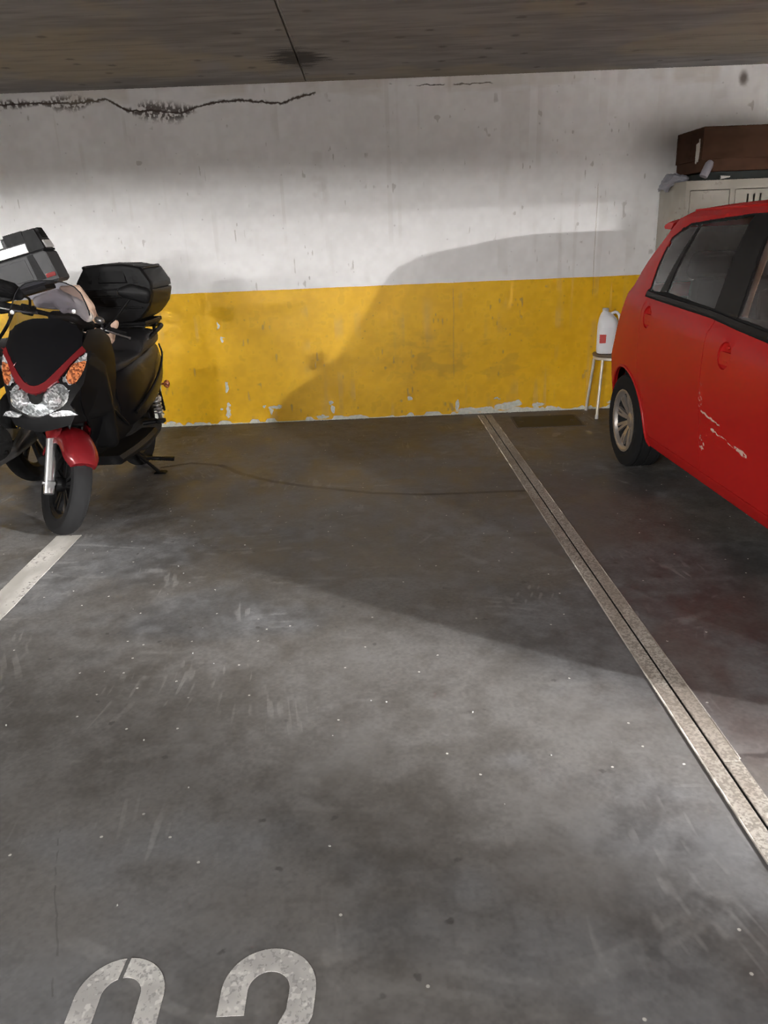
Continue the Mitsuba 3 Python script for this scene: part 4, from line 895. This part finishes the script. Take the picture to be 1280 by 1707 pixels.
# ------------------------------------------------------------------ things lying on the scooter
principled('m_rag', (.72, .66, .60), .9)
principled('m_tan', (.66, .47, .36), .8)
def crumple(m, amp, f, seed=1):
    m = trimesh.Trimesh(m.vertices, m.faces, process=True); n = np.array(m.vertex_normals); v = np.array(m.vertices)
    d = (meshkit.fbm(v * f, 4, seed) - .5) * 2 * amp
    m.vertices = v + n * d[:, None]; return m
rag = blob({'a': ((-.105, .33, 1.165), .030), 'b': ((-.02, .36, 1.190), .036), 'c': ((.07, .40, 1.135), .036), 'd': ((.095, .44, 1.075), .030), 'e': ((-.03, .44, 1.135), .030), 'f': ((.0, .40, 1.12), .035)}, [('a', 'b', 'e'), ('b', 'c', 'f'), ('c', 'd', 'f'), ('b', 'e', 'f')], .010, 4)
tag(obj('cloth', sw_(crumple(rag, .010, 28)), 'm_rag', None, 60), "crumpled grey cloth draped over the scooter's handlebar behind the windscreen", 'cloth')
bag = blob({'a': ((-.19, .90, .84), .03), 'b': ((-.06, .90, .84), .03), 'c': ((-.225, .95, 1.19), .020), 'd': ((-.135, .95, 1.195), .020), 'e': ((-.07, .95, 1.09), .022), 'f': ((-.17, .97, .86), .03), 'g': ((-.05, .97, .88), .03), 'h': ((.07, .93, .99), .018), 'i': ((.02, .93, .90), .03)}, [('a', 'b', 'c', 'd', 'e', 'f', 'g'), ('b', 'g', 'i'), ('i', 'h', 'g')], .014, 4)
tag(obj('paper_bag', sw_(crumple(bag, .012, 16, 3)), 'm_tan', None, 50), "pinkish tan paper bag standing on the scooter's seat in front of its top case", 'bag')

# ------------------------------------------------------------------ lockers with the things on top
def locker_colour(p, n, uv):
    f = fbm(p.x * 5, p.y * 5, p.z * 3, 4); g = fbm(p.x * 40, p.y * 40, p.z * 40, 3)
    col = mix((.25, .23, .19), (.31, .285, .245), smoothstep(.3, .7, f))
    return mix(col, (.12, .09, .066), smoothstep(.58, .74, .5 * f + .5 * g) * .6)
scene['m_locker'] = {'type': 'twosided', 'b': {'type': 'principled', 'base_color': mikit.proc(locker_colour), 'roughness': .42}}
LX0, LY0, LY1, LZ = 2.245, 5.755, 6.265, 1.70
lk = thing('locker', 'cream metal locker cabinet standing against the wall behind the red car', 'locker')
nC, wC = 3, .318
LX1 = LX0 + nC * wC + .02
holes = [sg.box(LX0 + .030 + i * wC, .10, LX0 + .030 + i * wC + wC - .035, LZ - .062) for i in range(nC)]
frame = sg.box(LX0, .0, LX1, LZ).difference(shapely.union_all(holes))
obj('cabinet', cat(prism(frame, LY0, LY0 + .02, 'y'), box(LX0, LX0 + .012, LY0 + .02, LY1, .0, LZ), box(LX1 - .012, LX1, LY0 + .02, LY1, .0, LZ), box(LX0 + .012, LX1 - .012, LY1 - .01, LY1, 0, LZ), box(LX0 + .012, LX1 - .012, LY0 + .02, LY1 - .01, LZ - .012, LZ),
     box(LX0 + .012, LX1 - .012, LY0 + .02, LY1 - .01, .08, .10), *[box(LX0 + .012 + i * wC - .002, LX0 + .012 + i * wC + .006, LY0 + .03, LY1 - .01, .1, LZ - .02) for i in range(1, nC)]), 'm_locker', lk, False)
for i, h in enumerate(holes):
    x0, z0, x1, z1 = h.bounds; g = .0045
    slots = [sg.box((x0 + x1) / 2 - .055 + k * .045, z1 - .095, (x0 + x1) / 2 - .055 + k * .045 + .014, z1 - .035) for k in range(3)] if i else []
    low = [sg.box(x0 + .07, .22 + k * .03, x1 - .07, .228 + k * .03) for k in range(4)]
    pl = sg.box(x0 + g, z0 + g, x1 - g, z1 - g).difference(shapely.union_all(slots + low)) if slots + low else sg.box(x0 + g, z0 + g, x1 - g, z1 - g)
    d = obj('door', prism(pl, LY0 + .003, LY0 + .010, 'y'), 'm_locker', lk, False)
    xc = (x0 + x1) / 2
    if not i: obj('label_holder', cat(box(xc - .048, xc + .012, LY0 - .003, LY0 + .003, z1 - .062, z1 - .056), box(xc - .048, xc + .012, LY0 - .003, LY0 + .003, z1 - .032, z1 - .028), box(xc - .048, xc - .043, LY0 - .003, LY0 + .003, z1 - .06, z1 - .03), box(xc + .007, xc + .012, LY0 - .003, LY0 + .003, z1 - .06, z1 - .03)), 'm_locker', d, False)
    obj('lock', xf(lathe([(0, -.006), (.011, -.005), (.012, .004)], 16, 'y'), None, (x1 - .035, LY0 + .001, .95)), 'm_steel', d, 40)
    obj('handle', hull([(x1 - .055, LY0 + .004, .84), (x1 - .02, LY0 + .004, .84), (x1 - .055, LY0 + .004, .89), (x1 - .02, LY0 + .004, .89), (x1 - .05, LY0 - .012, .85), (x1 - .025, LY0 - .012, .88), (x1 - .05, LY0 - .012, .88), (x1 - .025, LY0 - .012, .85)]), 'm_steel', d)
def card_colour(p, n, uv):
    f = fbm(p.x * 4 + p.y * 4, p.z * 9, 3, 4)
    return mix((.040, .018, .010), (.060, .028, .016), smoothstep(.3, .7, f))
scene['m_card'] = {'type': 'twosided', 'b': {'type': 'principled', 'base_color': mikit.proc(card_colour), 'roughness': .85, 'specular': .2}}
principled('m_label_paper', (.50, .48, .45), .7)
bx = thing('cardboard_box', 'brown cardboard box with a torn white label lying on top of the locker', 'box')
obj('base', box(2.346, 3.14, 5.772, 6.235, 1.757, 1.90, .003), 'm_card', bx, False)
obj('lid', cat(box(2.338, 3.148, 5.764, 6.243, 1.834, 2.040, .004)), 'm_card', bx, False)
obj('corner_fold', box(2.3375, 2.3465, 5.759, 5.7655, 1.838, 2.036), 'm_card', bx, False); obj('tape_strip', box(2.336, 2.3385, 5.97, 6.03, 1.84, 2.038), 'm_card', bx, False)
lab = sg.Polygon([(5.865, 1.862), (5.868, 1.985), (5.82, 1.995), (5.828, 2.012), (5.812, 2.016), (5.803, 1.960), (5.812, 1.900), (5.822, 1.868), (5.838, 1.875), (5.85, 1.858)])
lab = sa.translate(lab, 0, -.045)
obj('label', prism(lab, 2.334, 2.3378, 'x'), 'm_label_paper', bx, False, 'torn white label')
principled('m_bag_grey', (.22, .22, .25), .3, clearcoat=.4)
principled('m_black_bag', (.020, .026, .024), .45)
cb = blob({'a': ((2.255, 5.98, 1.732), .030), 'b': ((2.30, 5.92, 1.722), .020), 'c': ((2.252, 6.12, 1.735), .032), 'd': ((2.275, 6.20, 1.728), .026), 'e': ((2.222, 6.02, 1.70), .018), 'f': ((2.218, 6.05, 1.655), .013), 'g': ((2.220, 6.16, 1.69), .018), 'h': ((2.218, 6.20, 1.665), .012)}, [('a', 'b', 'c'), ('a', 'c', 'd'), ('a', 'e', 'c'), ('e', 'f', 'g'), ('c', 'g', 'd'), ('g', 'h')], .009, 3)
tag(obj('plastic_bag', crumple(cb, .018, 55, 5), 'm_bag_grey', None, 40), 'crumpled grey plastic bag hanging over the top left edge of the locker', 'bag')
fb_ = hull([(x, y, z) for x, y in ((2.40, 5.80), (2.40, 6.2), (3.10, 5.80), (3.10, 6.2)) for z in (1.702, 1.754)] + [(2.385, 5.79, 1.705), (3.12, 5.79, 1.705), (2.39, 5.90, 1.75)])
tag(obj('folded_sheet', crumple(trimesh.Trimesh(*trimesh.remesh.subdivide_to_size(fb_.vertices, fb_.faces, .03)), .002, 20), 'm_black_bag', None, 50), 'black folded sheet under the cardboard box on the locker', 'sheet')
principled('m_can', (.24, .23, .26), .4)
cn = thing('spray_can', 'grey can leaning against the cardboard box on the front edge of the locker', 'can')
TR = ry(.46) @ rx(-.10); A0 = (2.345, 5.725, 1.722)
obj('can', xf(lathe([(0, 0), (.026, 0), (.029, .004), (.029, .088), (.026, .094), (0, .094)], 24), TR, A0), 'm_can', cn, 40)
obj('cap', xf(lathe([(0, .092), (.022, .092), (.022, .106), (.018, .110), (0, .110)], 20), TR, A0), 'm_can', cn, 40)
nz = thing('nozzle', 'small pale nozzle lying beside the grey can on the locker', 'nozzle')
obj('cone', xf(lathe([(0, 0), (.012, 0), (.011, .012), (.004, .07), (0, .07)], 14), ry(math.pi / 2 - .05), (2.47, 5.742, 1.714)), 'm_label_paper', nz, 40); obj('collar', xf(lathe([(0, -.010), (.0125, -.010), (.0125, .0), (0, .0)], 14), ry(math.pi / 2 - .05), (2.47, 5.742, 1.714)), 'm_black_bag', nz, 40)

# ------------------------------------------------------------------ stool and jug by the wall
principled('m_stool_cream', (.66, .60, .50), .35, metallic=.3)
principled('m_stool_seat', (.13, .095, .065), .5)
principled('m_jug', (.72, .73, .75), .35)
principled('m_jug_red', (.55, .06, .05), .5)
so = thing('stool', 'round stool with cream tube legs under the white jug by the wall', 'stool')
SX, SY = 1.905, 6.075
obj('seat', xf(lathe([(0, .468), (.145, .468), (.158, .472), (.160, .480), (.155, .488), (0, .492)], 40), None, (SX, SY, 0)), 'm_stool_seat', so, 40, 'dark round seat')
obj('seat_ring', xf(lathe([(.135, .445), (.150, .445), (.154, .449), (.154, .466), (.150, .469), (.135, .469), (.135, .445)], 40), None, (SX, SY, 0)), 'm_stool_cream', so, 40)
for a, (fx, fy) in zip((200, 250, 20, 90), ((1.757, 6.235), (1.752, 5.905), (2.06, 5.92), (2.06, 6.24))):
    tx, ty_ = SX + .115 * np.sign(fx - SX), SY + .115 * np.sign(fy - SY) * (1 if fy < SY else .9)
    l_ = obj('leg', tube([(tx, ty_, .452), (tx + (fx - tx) * .97, ty_ + (fy - ty_) * .97, .02)], .0115, 12), 'm_stool_cream', so, 60)
    obj('foot_cap', tube([(tx + (fx - tx) * .93, ty_ + (fy - ty_) * .93, .035), (fx, fy, .002)], .0135, 12), 'm_label_paper', l_, 60)
jg = thing('jug', 'white plastic jug with a red label standing on the stool', 'jug')
JX, JY, JZ = 1.845, 6.055, .491
jr = []
for z, w, d_, ox in ((0, .060, .055, 0), (.004, .074, .066, 0), (.02, .080, .070, 0), (.19, .080, .070, 0), (.23, .077, .067, 0), (.265, .066, .058, -.004), (.292, .050, .046, -.012), (.310, .032, .032, -.020), (.318, .022, .022, -.024), (.326, .021, .021, -.024)):
    a = np.linspace(0, 2 * np.pi, 36, endpoint=False); c, s = np.cos(a), np.sin(a); e = 2 / 3.4 if z < .28 else 1.0
    jr.append(np.stack([ox + w * np.sign(c) * np.abs(c)**e, d_ * np.sign(s) * np.abs(s)**e, np.full(36, z)], 1))
jt = lambda m: xf(m, rz(-.25), (JX, JY, JZ))
obj('body', jt(loft(jr)), 'm_jug', jg, 50)
obj('handle', jt(tube(smooth_path([(.020, 0, .302), (.052, 0, .312), (.078, 0, .290), (.086, 0, .245), (.080, 0, .205)], 6), [.011] * 24 + [.014], 10)), 'm_jug', jg, 60)
obj('cap', jt(xf(lathe([(0, .344), (.020, .344), (.024, .340), (.025, .322), (0, .322)], 24), None, (-.024, 0, 0))), 'm_label_paper', jg, 40)
obj('label', jt(hull([(x, -.0712 + .0 * x, z) for x in (-.060, -.012) for z in (.085, .15)] + [(x, -.065, z) for x in (-.060, -.012) for z in (.085, .15)])), 'm_jug_red', jg, False, 'small red label')

# ------------------------------------------------------------------ floor fittings and markings
principled('m_drain', (.030, .030, .029), .6, metallic=.4)
principled('m_drain_frame', (.055, .050, .045), .7)
dq = thing('drain_cover', 'dark flat drain cover let into the floor by the wall near the stool', 'drain cover')
dt = lambda m: xf(m, rz(-.03), (1.36, 5.91, 0))
obj('frame', dt(prism(sg.box(-.262, -.195, .262, .195).difference(sg.box(-.248, -.181, .248, .181)), 0, .003)), 'm_drain_frame', dq, False)
obj('plate', dt(box(-.245, .245, -.178, .178, 0, .0022, .001)), 'm_drain', dq, False)
for x in (-.2, .2): obj('lifting_slot', dt(xf(lathe([(.009, .0022), (.016, .0032), (.020, .0024)], 16), None, (x, 0, 0))), 'm_drain_frame', dq, 40)
def mortar_colour(p, n, uv):
    g = fbm(p.x * 160, p.y * 160, 3, 3); f = fbm(p.x * 6, p.y * 3, 5, 4)
    col = mix((.18, .162, .138), (.34, .315, .28), smoothstep(.30, .70, g))
    col = mix(col, (.15, .12, .095), smoothstep(.45, .70, f) * .55)
    return col
scene['m_mortar'] = {'type': 'twosided', 'b': {'type': 'principled', 'base_color': mikit.proc(mortar_colour), 'roughness': .75}}
def trim_colour(p, n, uv):
    g = fbm(p.x * 60, p.y * 14, 3, 3); f = fbm(p.x * 8, p.y * 2, 5, 4)
    col = mix((.30, .28, .25), (.74, .70, .64), smoothstep(.35, .6, g))
    return mix(col, (.20, .175, .15), smoothstep(.42, .62, f) * .7)
scene['m_joint_trim'] = {'type': 'twosided', 'b': {'type': 'principled', 'base_color': mikit.proc(trim_colour), 'roughness': .55}}
jx = lambda x, y: x + .0042 * (6.0 - y)
def strip(x0, x1, y0, y1, h):
    return hull([(jx(x, y), y, z) for x in (x0, x1) for y in (y0, y1) for z in (-.01, h - .001)] + [(jx(x, y), y, h) for x in (x0 + .001, x1 - .001) for y in (y0 + .001, y1 - .001)])
fj = thing('floor_joint', 'expansion joint of two mortar bands and a dark groove left of the red car', 'floor joint')
ys_l, ys_r = [-3.0, -.6, 1.25, 3.4, 6.21], [-3.0, -.2, 1.762, 4.0, 6.21]
for a, b in zip(ys_l[:-1], ys_l[1:]): obj('mortar_band', strip(.861, .9085, a + .0008, b - .0008, .0035), 'm_mortar', fj, False)
for a, b in zip(ys_r[:-1], ys_r[1:]): obj('mortar_band', strip(.9165, .9655, a + .0015, b - .0015, .0035), 'm_mortar', fj, False)
obj('groove_seal', strip(.9080, .9170, -3.0, 6.21, .0006), 'm_rubber', fj, False, 'dark groove')
obj('edge_trim', strip(.8565, .8612, -3.0, 6.21, .0042), 'm_joint_trim', fj, False, 'pale edge strip')
for a, b in ((-3.0, 1.60), (1.775, 6.21)): obj('edge_trim', strip(.9654, .9700, a, b, .0042), 'm_joint_trim', fj, False, 'pale edge strip')
def line_colour(p, n, uv):
    g = fbm(p.x * 70, p.y * 70, 3, 3); f = fbm(p.x * 9, p.y * 4, 5, 4)
    col = mix((.30, .285, .26), (.43, .41, .38), smoothstep(.3, .7, f))
    return mix(col, (.16, .15, .145), smoothstep(.60, .78, .6 * g + .4 * f) * .8)
scene['m_line_paint'] = {'type': 'twosided', 'b': {'type': 'principled', 'base_color': mikit.proc(line_colour), 'roughness': .65}}
yy = np.linspace(-2.5, 3.80, 165)
ln = sg.Polygon([(-1.698 + .004 * meshkit.noise(np.array([y * 7, 0, 0])), y) for y in yy] + [(-1.562 - .004 * meshkit.noise(np.array([y * 7, 5, 0])), y) for y in yy[::-1]]).simplify(.0008)
tag(obj('parking_line', prism(ln, -.004, .0016), 'm_line_paint', None, False), 'worn pale parking line on the floor running under the scooter', 'parking line')
def digit_colour(p, n, uv):
    g = fbm(p.x * 150, p.y * 150, 3, 3); f = fbm(p.x * 14, p.y * 14, 5, 3)
    col = mix((.33, .32, .31), (.46, .45, .43), smoothstep(.3, .7, f))
    col = mix(col, (.22, .215, .21), smoothstep(.58, .72, g) * .7)
    return mix(col, (.62, .61, .58), smoothstep(.64, .75, fbm(p.x * 90 + 7, p.y * 90, 9, 2)) * .5)
scene['m_digit_paint'] = {'type': 'twosided', 'b': {'type': 'principled', 'base_color': mikit.proc(digit_colour), 'roughness': .6}}
zero = sg.LineString([(-.5635, 1.135), (-.5635, .95)]).buffer(.0905, 24).difference(sg.LineString([(-.561, 1.140), (-.561, .945)]).buffer(.040, 24))
zero = zero.difference(sg.LineString([(-.566, 1.24), (-.577, 1.13)]).buffer(.0045)).difference(sg.LineString([(-.5635, .95), (-.560, .80)]).buffer(.0045))
arc = [(-.331, 1.085), (-.331, 1.135)] + [(-.262 - .069 * math.cos(a), 1.137 + .068 * math.sin(a)) for a in np.linspace(.1, math.pi - .1, 22)] + [(-.193, 1.13), (-.196, 1.085), (-.215, 1.045), (-.30, .955), (-.330, .905), (-.334, .888)]
two = sg.LineString(arc).buffer(.0268, cap_style='flat', join_style='round').union(sg.box(-.358, .860, -.166, .912))
for nm, g in (('0', zero), ('2', two)):
    tag(obj('bay_digit', prism(g, -.003, .0012), 'm_digit_paint', None, False), {'0': 'painted digit 0 with a split at its top on the floor at the lower edge', '2': 'painted digit 2 on the floor, right of the split 0'}[nm], 'painted number', 'bay number on the floor')
# grit lying about on the floor
gr = []
principled('m_grit', (.24, .235, .225), .8)
for _ in range(70):
    x, y, r = rng.uniform(-1.5, .84), rng.uniform(1.35, 5.6), rng.uniform(.0014, .0034)
    m = trimesh.creation.icosphere(1, r); m.vertices = np.array(m.vertices) * rng.uniform(.6, 1.3, 3) + [x, y, r * .5]; gr.append(m)
o = obj('grit', cat(*gr), 'm_grit', None, False); tag(o, 'pale grit scattered on the garage floor', 'grit', None, 'stuff')
